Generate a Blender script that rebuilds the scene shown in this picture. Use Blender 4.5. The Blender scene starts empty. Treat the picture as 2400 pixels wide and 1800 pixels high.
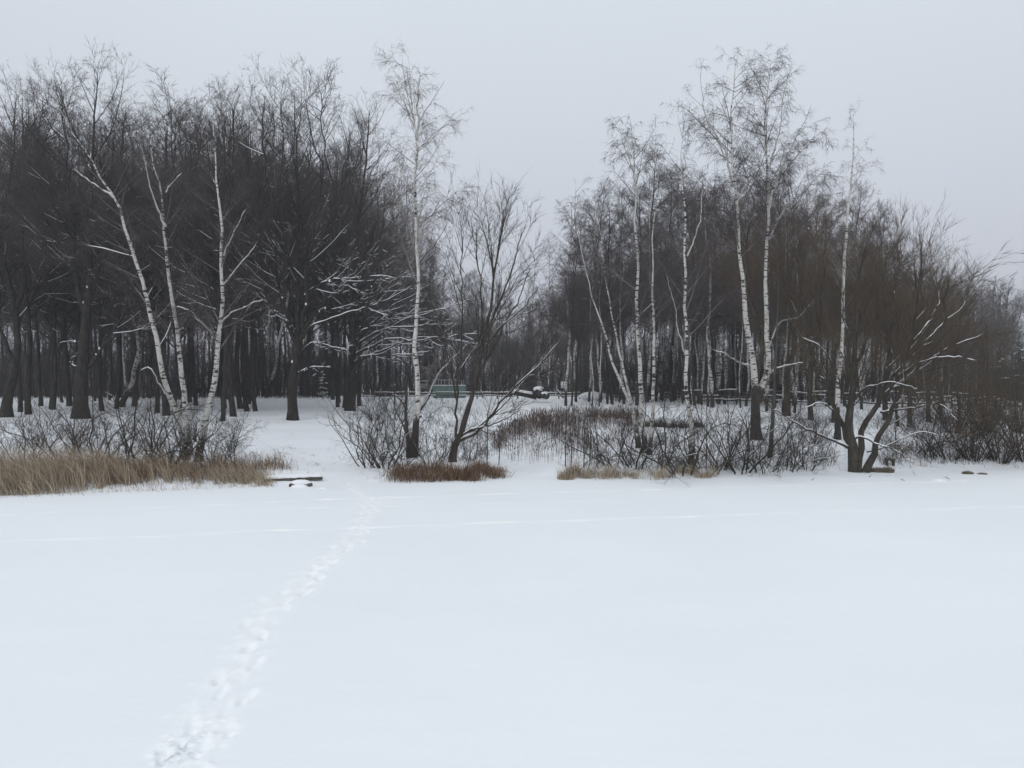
import bpy, math, random
import numpy as np

# ------------------------------------------------------------------ camera, sky, sun, exposure
SC = bpy.context.scene
COL = SC.collection
CAMZ = 3.0
PITCH = math.radians(0.477)
cam = bpy.data.cameras.new('camera')
cam.lens = 27.0
cam.sensor_width = 36.0
cam.clip_start = 0.1
cam.clip_end = 3000
camo = bpy.data.objects.new('camera', cam)
camo.location = (0, 0, CAMZ)
camo.rotation_euler = (math.radians(90) - PITCH, 0, 0)
COL.objects.link(camo)
SC.camera = camo

SUN_EL, SUN_AZ = math.radians(38), math.radians(205)   # azimuth clockwise from +Y (north)
world = bpy.data.worlds.new('World')
SC.world = world
world.use_nodes = True
wn, wl = world.node_tree.nodes, world.node_tree.links
wn.clear()
w_out = wn.new('ShaderNodeOutputWorld')
w_bg = wn.new('ShaderNodeBackground')
w_sky = wn.new('ShaderNodeTexSky')
w_sky.sky_type = 'NISHITA'
w_sky.sun_disc = False
w_sky.sun_elevation = SUN_EL
w_sky.sun_rotation = SUN_AZ
w_tc = wn.new('ShaderNodeTexCoord')
w_sep = wn.new('ShaderNodeSeparateXYZ')
w_ramp = wn.new('ShaderNodeValToRGB')
w_ramp.color_ramp.elements[0].position = 0.0
w_ramp.color_ramp.elements[0].color = (0.70, 0.715, 0.815, 1)
w_ramp.color_ramp.elements[1].position = 0.5
w_ramp.color_ramp.elements[1].color = (0.835, 0.905, 0.97, 1)
w_top = w_ramp.color_ramp.elements.new(1.0)
w_top.color = (1.0, 1.0, 1.0, 1)
w_noise = wn.new('ShaderNodeTexNoise')
w_noise.inputs['Scale'].default_value = 2.2
w_noise.inputs['Detail'].default_value = 3
w_map = wn.new('ShaderNodeMapRange')
w_map.inputs['To Min'].default_value = 8.45
w_map.inputs['To Max'].default_value = 9.15
w_scale = wn.new('ShaderNodeVectorMath'); w_scale.operation = 'SCALE'
w_mix = wn.new('ShaderNodeMixRGB')
w_mix.inputs['Fac'].default_value = 0.94
wl.new(w_tc.outputs['Generated'], w_sep.inputs[0])
wl.new(w_sep.outputs['Z'], w_ramp.inputs['Fac'])
wl.new(w_tc.outputs['Generated'], w_noise.inputs['Vector'])
wl.new(w_noise.outputs['Fac'], w_map.inputs['Value'])
wl.new(w_ramp.outputs['Color'], w_scale.inputs[0])
wl.new(w_map.outputs['Result'], w_scale.inputs['Scale'])
wl.new(w_sky.outputs['Color'], w_mix.inputs['Color1'])
wl.new(w_scale.outputs['Vector'], w_mix.inputs['Color2'])
wl.new(w_mix.outputs['Color'], w_bg.inputs['Color'])
w_bg.inputs['Strength'].default_value = 0.1
wl.new(w_bg.outputs['Background'], w_out.inputs['Surface'])

sun = bpy.data.lights.new('sun', 'SUN')
sun.energy = 0.8
sun.angle = math.radians(35)
sun.color = (1.0, 0.97, 0.93)
suno = bpy.data.objects.new('sun', sun)
suno.rotation_euler = (math.radians(90) - SUN_EL, 0, math.pi - SUN_AZ)
COL.objects.link(suno)

SC.render.engine = 'CYCLES'
SC.view_settings.view_transform = 'Standard'
SC.view_settings.look = 'None'
SC.view_settings.exposure = 0.06
SC.view_settings.gamma = 1.0
SC.view_settings.use_curve_mapping = False
SC.cycles.max_bounces = 6
SC.cycles.diffuse_bounces = 3
SC.cycles.volume_bounces = 0
SC.cycles.use_denoising = True

# ------------------------------------------------------------------ helpers
RNG = np.random.default_rng(11)


def ss(t):
    t = np.clip(t, 0, 1)
    return t * t * (3 - 2 * t)


_SR = np.random.default_rng(5)
_W = [(_SR.uniform(-1, 1), _SR.uniform(-1, 1), _SR.uniform(0, 6.28)) for _ in range(18)]


def wob(x, y, scale, k0=0, n=6):
    """smooth wobble in -1..1"""
    s = 0
    for a, b, c in _W[k0:k0 + n]:
        s = s + np.sin((a * x + b * y) * scale * 2.2 + c)
    return s / n * 1.4


SHX = [-60, -20, -12.9, -7.4, 0, 5, 10.9, 16.7, 30, 80]
SHY = [16.0, 18.6, 19.3, 21.0, 22.3, 22.9, 24.0, 25.0, 27.0, 34.0]


def shore(x):
    return np.interp(x, SHX, SHY) + 0.22 * wob(x, 0 * x, 1.1, 0) + 0.06 * wob(x, 0 * x, 5.0, 6)


def ground(x, y):
    x = np.asarray(x, float); y = np.asarray(y, float)
    d = y - shore(x)
    inlet = np.exp(-((x - 0.35) / 1.1) ** 2) * ss(1 - (d - 3) / 4)       # low snowy gap in the bank
    path = np.exp(-((x + 5.2) / 1.7) ** 2) * ss(1 - (d - 5) / 6)
    rise = 0.36 * ss(d / 2.0) * (1 - 0.72 * inlet) * (1 - 0.5 * path)
    z = -0.03 + rise + 0.56 * ss((d - 1.5) / 20)
    z = z - 0.35 * ss(-d / 1.2)
    hollow = np.exp(-((x - 2.2) / 3.6) ** 2 - ((y - 29.5) / 3.4) ** 2)
    z = z - 0.22 * hollow
    z = z + ss(d / 1.5) * (0.045 * wob(x, y, 1.0, 3) + 0.018 * wob(x, y, 3.5, 9)) * np.clip(1.4 - y / 80, 0.25, 1)
    z = z - 1.5 * ss((y - 84) / 60)
    hill = ss((y - 105) / 90) * ss((x - 52) / 55)
    return z + 17 * hill


def W(px, py, Y):
    """the point at depth Y that the photograph shows at pixel (px, py)"""
    u = -(py - 900) / 1800.0
    r = (px - 1200) / 1800.0
    y = math.cos(PITCH) + math.sin(PITCH) * u
    z = -math.sin(PITCH) + math.cos(PITCH) * u
    return np.array([r / y * Y, Y, CAMZ + z / y * Y])


def G(px, py):
    """where the ray through a pixel meets the ground"""
    Ys = np.linspace(12, 110, 4000)
    u = -(py - 900) / 1800.0
    r = (px - 1200) / 1800.0
    y = math.cos(PITCH) + math.sin(PITCH) * u
    z = -math.sin(PITCH) + math.cos(PITCH) * u
    X = r / y * Ys; Z = CAMZ + z / y * Ys
    g = np.maximum(ground(X, Ys), 0.0)
    k = np.argmax(Z <= g)
    if Z[k] > g[k]:
        k = len(Ys) - 1
    return np.array([X[k], Ys[k], float(g[k])])


def on(x, y):
    return (float(x), float(y), float(ground(x, y)))


def tag(o, label=None, cat=None, group=None, kind=None):
    if label: o['label'] = label
    if cat: o['category'] = cat
    if group: o['group'] = group
    if kind: o['kind'] = kind
    return o


def empty(name, loc=(0, 0, 0), rz=0.0, label=None, cat=None, group=None):
    o = bpy.data.objects.new(name, None)
    o.location = loc
    o.rotation_euler = (0, 0, rz)
    o.empty_display_size = 0.2
    COL.objects.link(o)
    return tag(o, label, cat, group)


def link(name, me, mat, parent=None, loc=None):
    o = bpy.data.objects.new(name, me)
    if mat is not None and not me.materials:
        me.materials.append(mat)
    COL.objects.link(o)
    if parent is not None:
        o.parent = parent
    if loc is not None:
        o.location = loc
    return o


class MB:
    """collects vertices, quads and triangles; builds one mesh"""

    def __init__(s):
        s.v, s.q, s.t, s.n = [], [], [], 0

    def add(s, v, q=None, t=None):
        v = np.asarray(v, float).reshape(-1, 3)
        if q is not None and len(q): s.q.append(np.asarray(q, int).reshape(-1, 4) + s.n)
        if t is not None and len(t): s.t.append(np.asarray(t, int).reshape(-1, 3) + s.n)
        s.v.append(v); s.n += len(v)
        return s

    def mesh(s, name, smooth=True):
        v = np.concatenate(s.v) if s.v else np.zeros((0, 3))
        q = np.concatenate(s.q) if s.q else np.zeros((0, 4), int)
        t = np.concatenate(s.t) if s.t else np.zeros((0, 3), int)
        me = bpy.data.meshes.new(name)
        me.vertices.add(len(v))
        me.vertices.foreach_set('co', v.astype(np.float32).ravel())
        nl = q.size + t.size
        me.loops.add(nl)
        me.loops.foreach_set('vertex_index', np.concatenate([q.ravel(), t.ravel()]).astype(np.int32))
        me.polygons.add(len(q) + len(t))
        starts = np.concatenate([np.arange(len(q)) * 4, q.size + np.arange(len(t)) * 3]).astype(np.int32)
        me.polygons.foreach_set('loop_start', starts)
        me.polygons.foreach_set('use_smooth', np.full(len(q) + len(t), smooth))
        me.update(calc_edges=True)
        return me

    def build(s, name, mat, parent=None, smooth=True, loc=None):
        return link(name, s.mesh(name, smooth), mat, parent, loc)

    # shapes
    def tubes(s, P, R, sides=4, tip=True):
        """P (N,m,3) polylines, R (N,m) radii"""
        N, m, _ = P.shape
        if N == 0: return s
        T = np.empty_like(P)
        T[:, 1:-1] = P[:, 2:] - P[:, :-2]
        T[:, 0] = P[:, 1] - P[:, 0]
        T[:, -1] = P[:, -1] - P[:, -2]
        T /= np.maximum(np.linalg.norm(T, axis=2, keepdims=True), 1e-9)
        D = P[:, -1] - P[:, 0]
        D /= np.maximum(np.linalg.norm(D, axis=1, keepdims=True), 1e-9)
        ref = np.where(np.abs(D[:, 2:3]) < 0.8, np.array([[0, 0, 1.0]]), np.array([[1.0, 0, 0]]))
        ref = np.repeat(ref[:, None], m, 1)
        U = ref - (ref * T).sum(2, keepdims=True) * T
        U /= np.maximum(np.linalg.norm(U, axis=2, keepdims=True), 1e-9)
        V = np.cross(T, U)
        a = np.arange(sides) * 2 * math.pi / sides
        ca, sa = np.cos(a), np.sin(a)
        mr = m - 1 if tip else m
        ring = (P[:, :mr, None] + R[:, :mr, None, None] * (U[:, :mr, None] * ca[None, None, :, None] + V[:, :mr, None] * sa[None, None, :, None]))
        vr = ring.reshape(N, mr * sides, 3)
        per = mr * sides + (1 if tip else 0)
        if tip:
            vv = np.concatenate([vr, P[:, -1:]], 1)
        else:
            vv = vr
        i = np.arange(sides); j = (i + 1) % sides
        qs = []
        for k in range(mr - 1):
            qs.append(np.stack([k * sides + i, k * sides + j, (k + 1) * sides + j, (k + 1) * sides + i], 1))
        base = (np.arange(N) * per)[:, None, None]
        q = (np.concatenate(qs)[None] + base).reshape(-1, 4) if qs else None
        t = None
        if tip:
            k = (mr - 1) * sides
            t = (np.stack([k + i, k + j, np.full(sides, mr * sides)], 1)[None] + base).reshape(-1, 3)
        return s.add(vv.reshape(-1, 3), q, t)

    def tube(s, pts, rad, sides=8, tip=False, cap=True):
        P = np.asarray(pts, float)[None]
        R = np.asarray(rad, float)[None] * np.ones((1, P.shape[1]))
        n0 = s.n
        s.tubes(P, R, sides, tip)
        if cap and not tip:
            m = P.shape[1]
            for c, kk, fl in ((P[0, 0], 0, 1), (P[0, -1], m - 1, 0)):
                idx = n0 + kk * sides + np.arange(sides)
                s.v.append(np.asarray(c, float)[None]); ci = s.n; s.n += 1
                nx = np.roll(idx, -1)
                tri = np.stack([nx, idx, np.full(sides, ci)], 1) if fl else np.stack([idx, nx, np.full(sides, ci)], 1)
                s.t.append(tri)
        return s

    def box(s, c, size, rz=0.0, rx=0.0, bev=0.0):
        """box with chamfered edges; c centre, size full"""
        hx, hy, hz = [d / 2 for d in size]
        b = min(bev, hx * .8, hy * .8, hz * .8)
        if b <= 0:
            v = np.array([[x, y, z] for x in (-hx, hx) for y in (-hy, hy) for z in (-hz, hz)])
            q = [[0, 1, 3, 2], [4, 6, 7, 5], [0, 4, 5, 1], [2, 3, 7, 6], [0, 2, 6, 4], [1, 5, 7, 3]]
            t = []
        else:
            v, idx = [], {}
            for i in (-1, 1):
                for j in (-1, 1):
                    for k in (-1, 1):
                        for ax in range(3):
                            p = [i * (hx - b), j * (hy - b), k * (hz - b)]
                            p[ax] = (i * hx, j * hy, k * hz)[ax]
                            idx[(i, j, k, ax)] = len(v); v.append(p)
            v = np.array(v); q, t = [], []
            for ax in range(3):
                o1, o2 = [a for a in range(3) if a != ax]
                for sgn in (-1, 1):
                    f = []
                    for a, bb in ((-1, -1), (1, -1), (1, 1), (-1, 1)):
                        key = [0, 0, 0]; key[ax] = sgn; key[o1] = a; key[o2] = bb
                        f.append(idx[(key[0], key[1], key[2], ax)])
                    q.append(f)
                for a in (-1, 1):
                    for bb in (-1, 1):
                        k1 = [0, 0, 0]; k1[o1] = a; k1[o2] = bb; k1[ax] = -1
                        k2 = list(k1); k2[ax] = 1
                        q.append([idx[(*k1, o1)], idx[(*k2, o1)], idx[(*k2, o2)], idx[(*k1, o2)]])
            for i in (-1, 1):
                for j in (-1, 1):
                    for k in (-1, 1):
                        t.append([idx[(i, j, k, 0)], idx[(i, j, k, 1)], idx[(i, j, k, 2)]])
        if rx:
            c_, s_ = math.cos(rx), math.sin(rx)
            v = v @ np.array([[1, 0, 0], [0, c_, s_], [0, -s_, c_]])
        if rz:
            c_, s_ = math.cos(rz), math.sin(rz)
            v = v @ np.array([[c_, s_, 0], [-s_, c_, 0], [0, 0, 1]])
        return s.add(v + np.asarray(c, float), q, t)

    def blob(s, c, r, seed=0, seg=10, rings=6, rough=0.12, flat=False):
        """lumpy ellipsoid, r = (rx, ry, rz)"""
        rg = np.random.default_rng(seed)
        v = []
        for a in range(1, rings):
            th = math.pi * a / rings
            for b in range(seg):
                ph = 2 * math.pi * b / seg
                k = 1 + rg.uniform(-rough, rough)
                z = math.cos(th) * k
                if flat: z = max(z, -0.15)
                v.append([math.sin(th) * math.cos(ph) * k * r[0], math.sin(th) * math.sin(ph) * k * r[1], z * r[2]])
        v = np.array(v)
        top = len(v); v = np.vstack([v, [[0, 0, r[2]]], [[0, 0, -0.15 * r[2] if flat else -r[2]]]])
        q, t = [], []
        for a in range(rings - 2):
            for b in range(seg):
                b2 = (b + 1) % seg
                q.append([a * seg + b, (a + 1) * seg + b, (a + 1) * seg + b2, a * seg + b2])
        for b in range(seg):
            b2 = (b + 1) % seg
            t.append([top, b, b2]); t.append([top + 1, (rings - 2) * seg + b2, (rings - 2) * seg + b])
        return s.add(v + np.asarray(c, float), q, t)


# ------------------------------------------------------------------ materials
def mat_new(name, rough=0.9):
    m = bpy.data.materials.new(name)
    m.use_nodes = True
    nt = m.node_tree
    b = nt.nodes['Principled BSDF']
    b.inputs['Roughness'].default_value = rough
    b.inputs['Specular IOR Level'].default_value = 0.2
    return m, nt, b


def ramp(nt, stops):
    r = nt.nodes.new('ShaderNodeValToRGB')
    e = r.color_ramp.elements
    while len(e) < len(stops): e.new(0.5)
    for k, (p, c) in enumerate(stops):
        e[k].position = p
        e[k].color = (*c, 1)
    return r


def noise(nt, scale, detail=4, vec=None, rough=0.55):
    n = nt.nodes.new('ShaderNodeTexNoise')
    n.inputs['Scale'].default_value = scale
    n.inputs['Detail'].default_value = detail
    n.inputs['Roughness'].default_value = rough
    if vec is not None: nt.links.new(vec, n.inputs['Vector'])
    return n


def coords(nt, kind='Object', scale=(1, 1, 1)):
    tc = nt.nodes.new('ShaderNodeTexCoord')
    mp = nt.nodes.new('ShaderNodeMapping')
    mp.inputs['Scale'].default_value = scale
    nt.links.new(tc.outputs[kind], mp.inputs['Vector'])
    return mp.outputs['Vector']


def bump(nt, b, height, strength, dist):
    bp = nt.nodes.new('ShaderNodeBump')
    bp.inputs['Strength'].default_value = strength
    bp.inputs['Distance'].default_value = dist
    nt.links.new(height, bp.inputs['Height'])
    nt.links.new(bp.outputs['Normal'], b.inputs['Normal'])
    return bp


def mat_noise(name, c1, c2, scale=6, rough=0.9, vscale=(1, 1, 1), bmp=0.0, bdist=0.01, island=0.0):
    m, nt, b = mat_new(name, rough)
    n = noise(nt, scale, 5, coords(nt, 'Object', vscale))
    r = ramp(nt, [(0.3, c1), (0.7, c2)])
    nt.links.new(n.outputs['Fac'], r.inputs['Fac'])
    src = r.outputs['Color']
    if island:
        g = nt.nodes.new('ShaderNodeNewGeometry')
        mr = nt.nodes.new('ShaderNodeMapRange')
        mr.inputs['To Min'].default_value = 1 - island
        mr.inputs['To Max'].default_value = 1 + island
        nt.links.new(g.outputs['Random Per Island'], mr.inputs['Value'])
        vm = nt.nodes.new('ShaderNodeVectorMath'); vm.operation = 'SCALE'
        nt.links.new(src, vm.inputs[0]); nt.links.new(mr.outputs['Result'], vm.inputs['Scale'])
        src = vm.outputs['Vector']
    nt.links.new(src, b.inputs['Base Color'])
    if bmp: bump(nt, b, n.outputs['Fac'], bmp, bdist)
    return m


def mat_grass(name, stops):
    m, nt, b = mat_new(name, 0.85)
    g = nt.nodes.new('ShaderNodeNewGeometry')
    r = ramp(nt, stops)
    nt.links.new(g.outputs['Random Per Island'], r.inputs['Fac'])
    nt.links.new(r.outputs['Color'], b.inputs['Base Color'])
    return m


def mat_birch(name, z_dark=1.0, spread=0.6, marks=0.5, white=(0.60, 0.585, 0.55)):
    """white bark with black lenticels and scars; rough black bark towards the foot"""
    m, nt, b = mat_new(name, 0.8)
    L = nt.links
    n1 = noise(nt, 1.0, 3, coords(nt, 'Object', (4.5, 4.5, 17)), 0.5)
    n2 = noise(nt, 1.0, 4, coords(nt, 'Object', (3.0, 3.0, 4.5)), 0.6)
    n3 = noise(nt, 9.0, 4, coords(nt, 'Object', (1, 1, 0.6)), 0.7)
    tint = ramp(nt, [(0.3, tuple(w * 0.78 for w in white)), (0.65, white)])
    L.new(n2.outputs['Fac'], tint.inputs['Fac'])
    r1 = ramp(nt, [(marks + 0.06, (0, 0, 0)), (marks + 0.12, (1, 1, 1))])
    n4 = noise(nt, 0.9, 2, coords(nt, 'Object', (2.2, 2.2, 1.1)), 0.5)
    cl = nt.nodes.new('ShaderNodeMath'); cl.operation = 'MULTIPLY_ADD'
    cl.inputs[1].default_value = 0.42
    L.new(n4.outputs['Fac'], cl.inputs[0]); L.new(n1.outputs['Fac'], cl.inputs[2])
    cs = nt.nodes.new('ShaderNodeMath'); cs.operation = 'SUBTRACT'; cs.inputs[1].default_value = 0.21
    L.new(cl.outputs[0], cs.inputs[0])
    L.new(cs.outputs[0], r1.inputs['Fac'])
    r2 = ramp(nt, [(0.60, (0, 0, 0)), (0.67, (1, 1, 1))])
    L.new(n2.outputs['Fac'], r2.inputs['Fac'])
    mx = nt.nodes.new('ShaderNodeMath'); mx.operation = 'MAXIMUM'
    L.new(r1.outputs['Color'], mx.inputs[0]); L.new(r2.outputs['Color'], mx.inputs[1])
    tc = nt.nodes.new('ShaderNodeTexCoord')
    sp = nt.nodes.new('ShaderNodeSeparateXYZ')
    L.new(tc.outputs['Object'], sp.inputs[0])
    mr = nt.nodes.new('ShaderNodeMapRange')
    mr.inputs['From Min'].default_value = z_dark - spread
    mr.inputs['From Max'].default_value = z_dark + spread
    mr.inputs['To Min'].default_value = 0.75
    mr.inputs['To Max'].default_value = -0.25
    L.new(sp.outputs['Z'], mr.inputs['Value'])
    ad = nt.nodes.new('ShaderNodeMath'); ad.operation = 'ADD'
    L.new(mr.outputs['Result'], ad.inputs[0]); L.new(n3.outputs['Fac'], ad.inputs[1])
    r3 = ramp(nt, [(0.68, (0, 0, 0)), (0.80, (1, 1, 1))])
    L.new(ad.outputs[0], r3.inputs['Fac'])
    mx2 = nt.nodes.new('ShaderNodeMath'); mx2.operation = 'MAXIMUM'
    L.new(mx.outputs[0], mx2.inputs[0]); L.new(r3.outputs['Color'], mx2.inputs[1])
    dk = ramp(nt, [(0.35, (0.016, 0.014, 0.013)), (0.72, (0.07, 0.062, 0.055))])
    L.new(n3.outputs['Fac'], dk.inputs['Fac'])
    mix = nt.nodes.new('ShaderNodeMixRGB')
    L.new(mx2.outputs[0], mix.inputs['Fac'])
    L.new(tint.outputs['Color'], mix.inputs['Color1'])
    L.new(dk.outputs['Color'], mix.inputs['Color2'])
    L.new(mix.outputs['Color'], b.inputs['Base Color'])
    inv = nt.nodes.new('ShaderNodeMath'); inv.operation = 'SUBTRACT'
    inv.inputs[0].default_value = 1.0
    L.new(mx2.outputs[0], inv.inputs[1])
    bump(nt, b, inv.outputs[0], 0.5, 0.01)
    return m


def mat_snow(name, base=(0.80, 0.83, 0.87), attr=False, fine=True):
    m, nt, b = mat_new(name, 0.75)
    L = nt.links
    tc = nt.nodes.new('ShaderNodeTexCoord')
    n0 = noise(nt, 0.22, 3, tc.outputs['Object'], 0.5)
    c0 = ramp(nt, [(0.3, tuple(x * 0.975 for x in base)), (0.7, tuple(min(x * 1.015, .95) for x in base))])
    L.new(n0.outputs['Fac'], c0.inputs['Fac'])
    col = c0.outputs['Color']
    if attr:
        for nm, cc in (('powder', (0.935, 0.955, 0.975)), ('scrape', (0.42, 0.44, 0.47))):
            at = nt.nodes.new('ShaderNodeAttribute'); at.attribute_name = nm
            mx = nt.nodes.new('ShaderNodeMixRGB')
            L.new(at.outputs['Fac'], mx.inputs['Fac'])
            L.new(col, mx.inputs['Color1']); mx.inputs['Color2'].default_value = (*cc, 1)
            col = mx.outputs['Color']
    L.new(col, b.inputs['Base Color'])
    if fine:
        na = noise(nt, 0.8, 5, coords(nt, 'Object', (0.5, 1.2, 1)), 0.6)
        nb = noise(nt, 14, 4, tc.outputs['Object'], 0.65)
        ad = nt.nodes.new('ShaderNodeMath'); ad.operation = 'MULTIPLY_ADD'
        L.new(nb.outputs['Fac'], ad.inputs[0]); ad.inputs[1].default_value = 0.10
        L.new(na.outputs['Fac'], ad.inputs[2])
        bump(nt, b, ad.outputs[0], 0.38, 0.07)
    return m


M = {}
M['ice'] = mat_snow('lake_snow', (0.845, 0.89, 0.945), attr=True)
M['ground'] = mat_snow('bank_snow', (0.835, 0.872, 0.925))
M['snow'] = mat_snow('branch_snow', (0.84, 0.86, 0.885), fine=False)
M['bark'] = mat_noise('dark_bark', (0.012, 0.011, 0.010), (0.052, 0.047, 0.041), 9, 0.95, (1, 1, 0.35), 0.7, 0.03)
M['bark_grey'] = mat_noise('grey_bark', (0.040, 0.038, 0.035), (0.10, 0.095, 0.085), 7, 0.95, (1, 1, 0.4), 0.6, 0.02)
M['bark_willow'] = mat_noise('willow_bark', (0.028, 0.025, 0.021), (0.075, 0.068, 0.055), 8, 0.95, (1, 1, 0.35), 0.7, 0.02)
M['twig_dark'] = mat_noise('dark_twigs', (0.046, 0.041, 0.039), (0.082, 0.073, 0.070), 0.6, 0.9, island=0.35)
M['twig_birch'] = mat_noise('birch_twigs', (0.060, 0.050, 0.052), (0.095, 0.080, 0.082), 0.6, 0.9, island=0.3)
M['twig_pale'] = mat_noise('pale_birch_twigs', (0.17, 0.155, 0.15), (0.24, 0.22, 0.21), 0.6, 0.9, island=0.3)
M['bough_birch'] = mat_noise('birch_boughs', (0.10, 0.09, 0.088), (0.20, 0.185, 0.175), 3, 0.9)
M['bough_pale'] = mat_noise('pale_birch_boughs', (0.22, 0.205, 0.19), (0.36, 0.34, 0.31), 3, 0.9)
M['twig_willow'] = mat_noise('willow_twigs', (0.065, 0.050, 0.036), (0.115, 0.088, 0.062), 0.5, 0.9, island=0.35)
M['twig_bush'] = mat_noise('bush_twigs', (0.032, 0.027, 0.025), (0.062, 0.052, 0.047), 1.0, 0.9, island=0.35)
M['birch'] = mat_birch('birch_bark', 0.55, 1.1, 0.48, (0.55, 0.54, 0.51))
M['birch_tall'] = mat_birch('birch_bark_tall', 1.35, 0.7, 0.52, (0.64, 0.625, 0.59))
M['birch_big'] = mat_birch('birch_bark_old', 2.2, 0.9, 0.485)
M['birch_back'] = mat_birch('birch_bark_rear', 1.3, 1.5, 0.47, (0.52, 0.51, 0.49))
M['birch_limb'] = mat_birch('birch_limb_bark', -5, 0.5, 0.56, (0.47, 0.455, 0.43))
M['straw'] = mat_grass('straw', [(0.0, (0.12, 0.09, 0.066)), (0.45, (0.35, 0.285, 0.205)), (0.8, (0.47, 0.38, 0.27)), (1.0, (0.62, 0.54, 0.42))])
M['russet'] = mat_grass('russet_grass', [(0.0, (0.07, 0.042, 0.030)), (0.5, (0.15, 0.092, 0.062)), (0.85, (0.26, 0.17, 0.10)), (1.0, (0.42, 0.32, 0.2))])
M['drygrass'] = mat_grass('dry_grass', [(0.0, (0.09, 0.075, 0.055)), (0.5, (0.20, 0.165, 0.12)), (1.0, (0.34, 0.29, 0.22))])
M['reed'] = mat_grass('dark_reeds', [(0.0, (0.036, 0.025, 0.023)), (0.6, (0.085, 0.058, 0.050)), (1.0, (0.17, 0.13, 0.105))])
M['brush'] = mat_grass('brushwood', [(0.0, (0.020, 0.018, 0.018)), (0.7, (0.042, 0.037, 0.036)), (1.0, (0.075, 0.067, 0.063))])
M['wood'] = mat_noise('weathered_wood', (0.045, 0.040, 0.036), (0.11, 0.10, 0.088), 5, 0.9, (1, 1, 1), 0.4, 0.01)
M['paint_green'] = mat_noise('faded_green_paint', (0.10, 0.165, 0.148), (0.15, 0.235, 0.21), 3, 0.6, (1, 1, 1), 0.1, 0.01)
M['board_white'] = mat_noise('white_board', (0.62, 0.64, 0.68), (0.74, 0.76, 0.79), 3, 0.5)
M['board_print'] = mat_noise('printed_board', (0.30, 0.31, 0.33), (0.50, 0.51, 0.53), 14, 0.5)
M['car_paint'] = mat_noise('grey_car_paint', (0.17, 0.175, 0.185), (0.20, 0.205, 0.215), 2, 0.35)
M['glass'] = mat_noise('dark_glass', (0.02, 0.022, 0.025), (0.03, 0.033, 0.037), 2, 0.08)
M['rubber'] = mat_noise('rubber', (0.02, 0.02, 0.02), (0.035, 0.035, 0.035), 4, 0.8)
M['lamp_red'] = mat_noise('red_lens', (0.25, 0.02, 0.02), (0.3, 0.03, 0.03), 4, 0.3)
M['needles'] = mat_grass('spruce_needles', [(0.0, (0.012, 0.022, 0.016)), (0.6, (0.028, 0.046, 0.034)), (1.0, (0.05, 0.075, 0.055))])
M['leaf'] = mat_grass('dead_leaves', [(0.0, (0.05, 0.035, 0.03)), (1.0, (0.13, 0.085, 0.06))])

# ------------------------------------------------------------------ setting: snowy lake, snowy bank
def grid_mesh(name, X, Y, Z):
    ny, nx = Z.shape
    v = np.stack([np.broadcast_to(X, Z.shape), np.broadcast_to(Y[:, None], Z.shape), Z], 2).reshape(-1, 3)
    i = np.arange(nx - 1)[None] + np.arange(ny - 1)[:, None] * nx
    q = np.stack([i, i + 1, i + 1 + nx, i + nx], 2).reshape(-1, 4)
    return MB().add(v, q).mesh(name)


# the trampled trail over the lake: centre line in metres
TR = [(-2.42, 4.6), (-2.48, 5.6), (-2.78, 7.6), (-3.10, 9.5), (-3.08, 11.0), (-3.02, 12.6), (-2.96, 14.2), (-3.12, 15.6), (-3.20, 17.2), (-3.45, 18.6), (-4.2, 20.4), (-4.7, 22.0)]
trp = np.array(TR)


def trail_x(y):
    return np.interp(y, trp[:, 1], trp[:, 0])


def track_line(x, pts):
    return np.interp(x, [p[0] for p in pts], [p[1] for p in pts])


TRACKS = [([(-18, 15.6), (-11.1, 16.7), (-4.2, 18.9), (1.7, 20.2), (8.4, 21.5), (20, 23.0)], 1.0),
          ([(-18, 12.9), (-9.3, 14.1), (-3, 15.35), (2.7, 16.4), (7.6, 17.3), (20, 18.6)], 1.0),
          ([(-6.5, 17.2), (-3, 17.9), (1.0, 18.5), (3, 18.9)], 0.5)]
GX = np.unique(np.round(np.concatenate([np.arange(-2.95, -2.35, .02), np.linspace(-70, -16, 28), np.arange(-16, -5.0, 0.25), np.arange(-5.0, -1.8, 0.045), np.arange(-1.8, 16, 0.25), np.linspace(16, 80, 30)]), 3))
GY = np.unique(np.round(np.concatenate([np.arange(5.6, 6.7, .02), np.linspace(-40, 4.4, 12), np.arange(4.5, 13.5, 0.05), np.arange(13.5, 23, 0.075), np.arange(23, 36, 0.5)]), 3))
XX, YY = np.meshgrid(GX, GY)
Z = 0.012 * wob(XX, YY, 0.35, 2) + 0.006 * wob(XX, YY, 1.3, 8)
powder = np.zeros_like(Z); scrape = np.zeros_like(Z)
rg = np.random.default_rng(21)


def stamp(cx, cy, ang, ln, wd, depth, pw=0.8, rim=0.35):
    x0, x1 = np.searchsorted(GX, [cx - 0.8, cx + 0.8]); y0, y1 = np.searchsorted(GY, [cy - 0.8, cy + 0.8])
    if x1 - x0 < 2 or y1 - y0 < 2: return
    dx = XX[y0:y1, x0:x1] - cx; dy = YY[y0:y1, x0:x1] - cy
    u = dx * math.cos(ang) + dy * math.sin(ang)
    v = -dx * math.sin(ang) + dy * math.cos(ang)
    lump = 1 + 0.30 * np.sin(u * 31 + cx * 70) * np.cos(v * 43 + cy * 50) + .15 * np.sin(u * 67 + v * 59 + cy * 30)
    d2 = ((u / (ln / 2)) ** 2 + (v / (wd / 2)) ** 2) * lump
    Z[y0:y1, x0:x1] -= depth * (np.exp(-d2 ** 2) - rim * np.exp(-((np.sqrt(d2) - 1.5) / 0.45) ** 2))
    powder[y0:y1, x0:x1] = np.maximum(powder[y0:y1, x0:x1], pw * np.exp(-d2 * 0.42))


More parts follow.
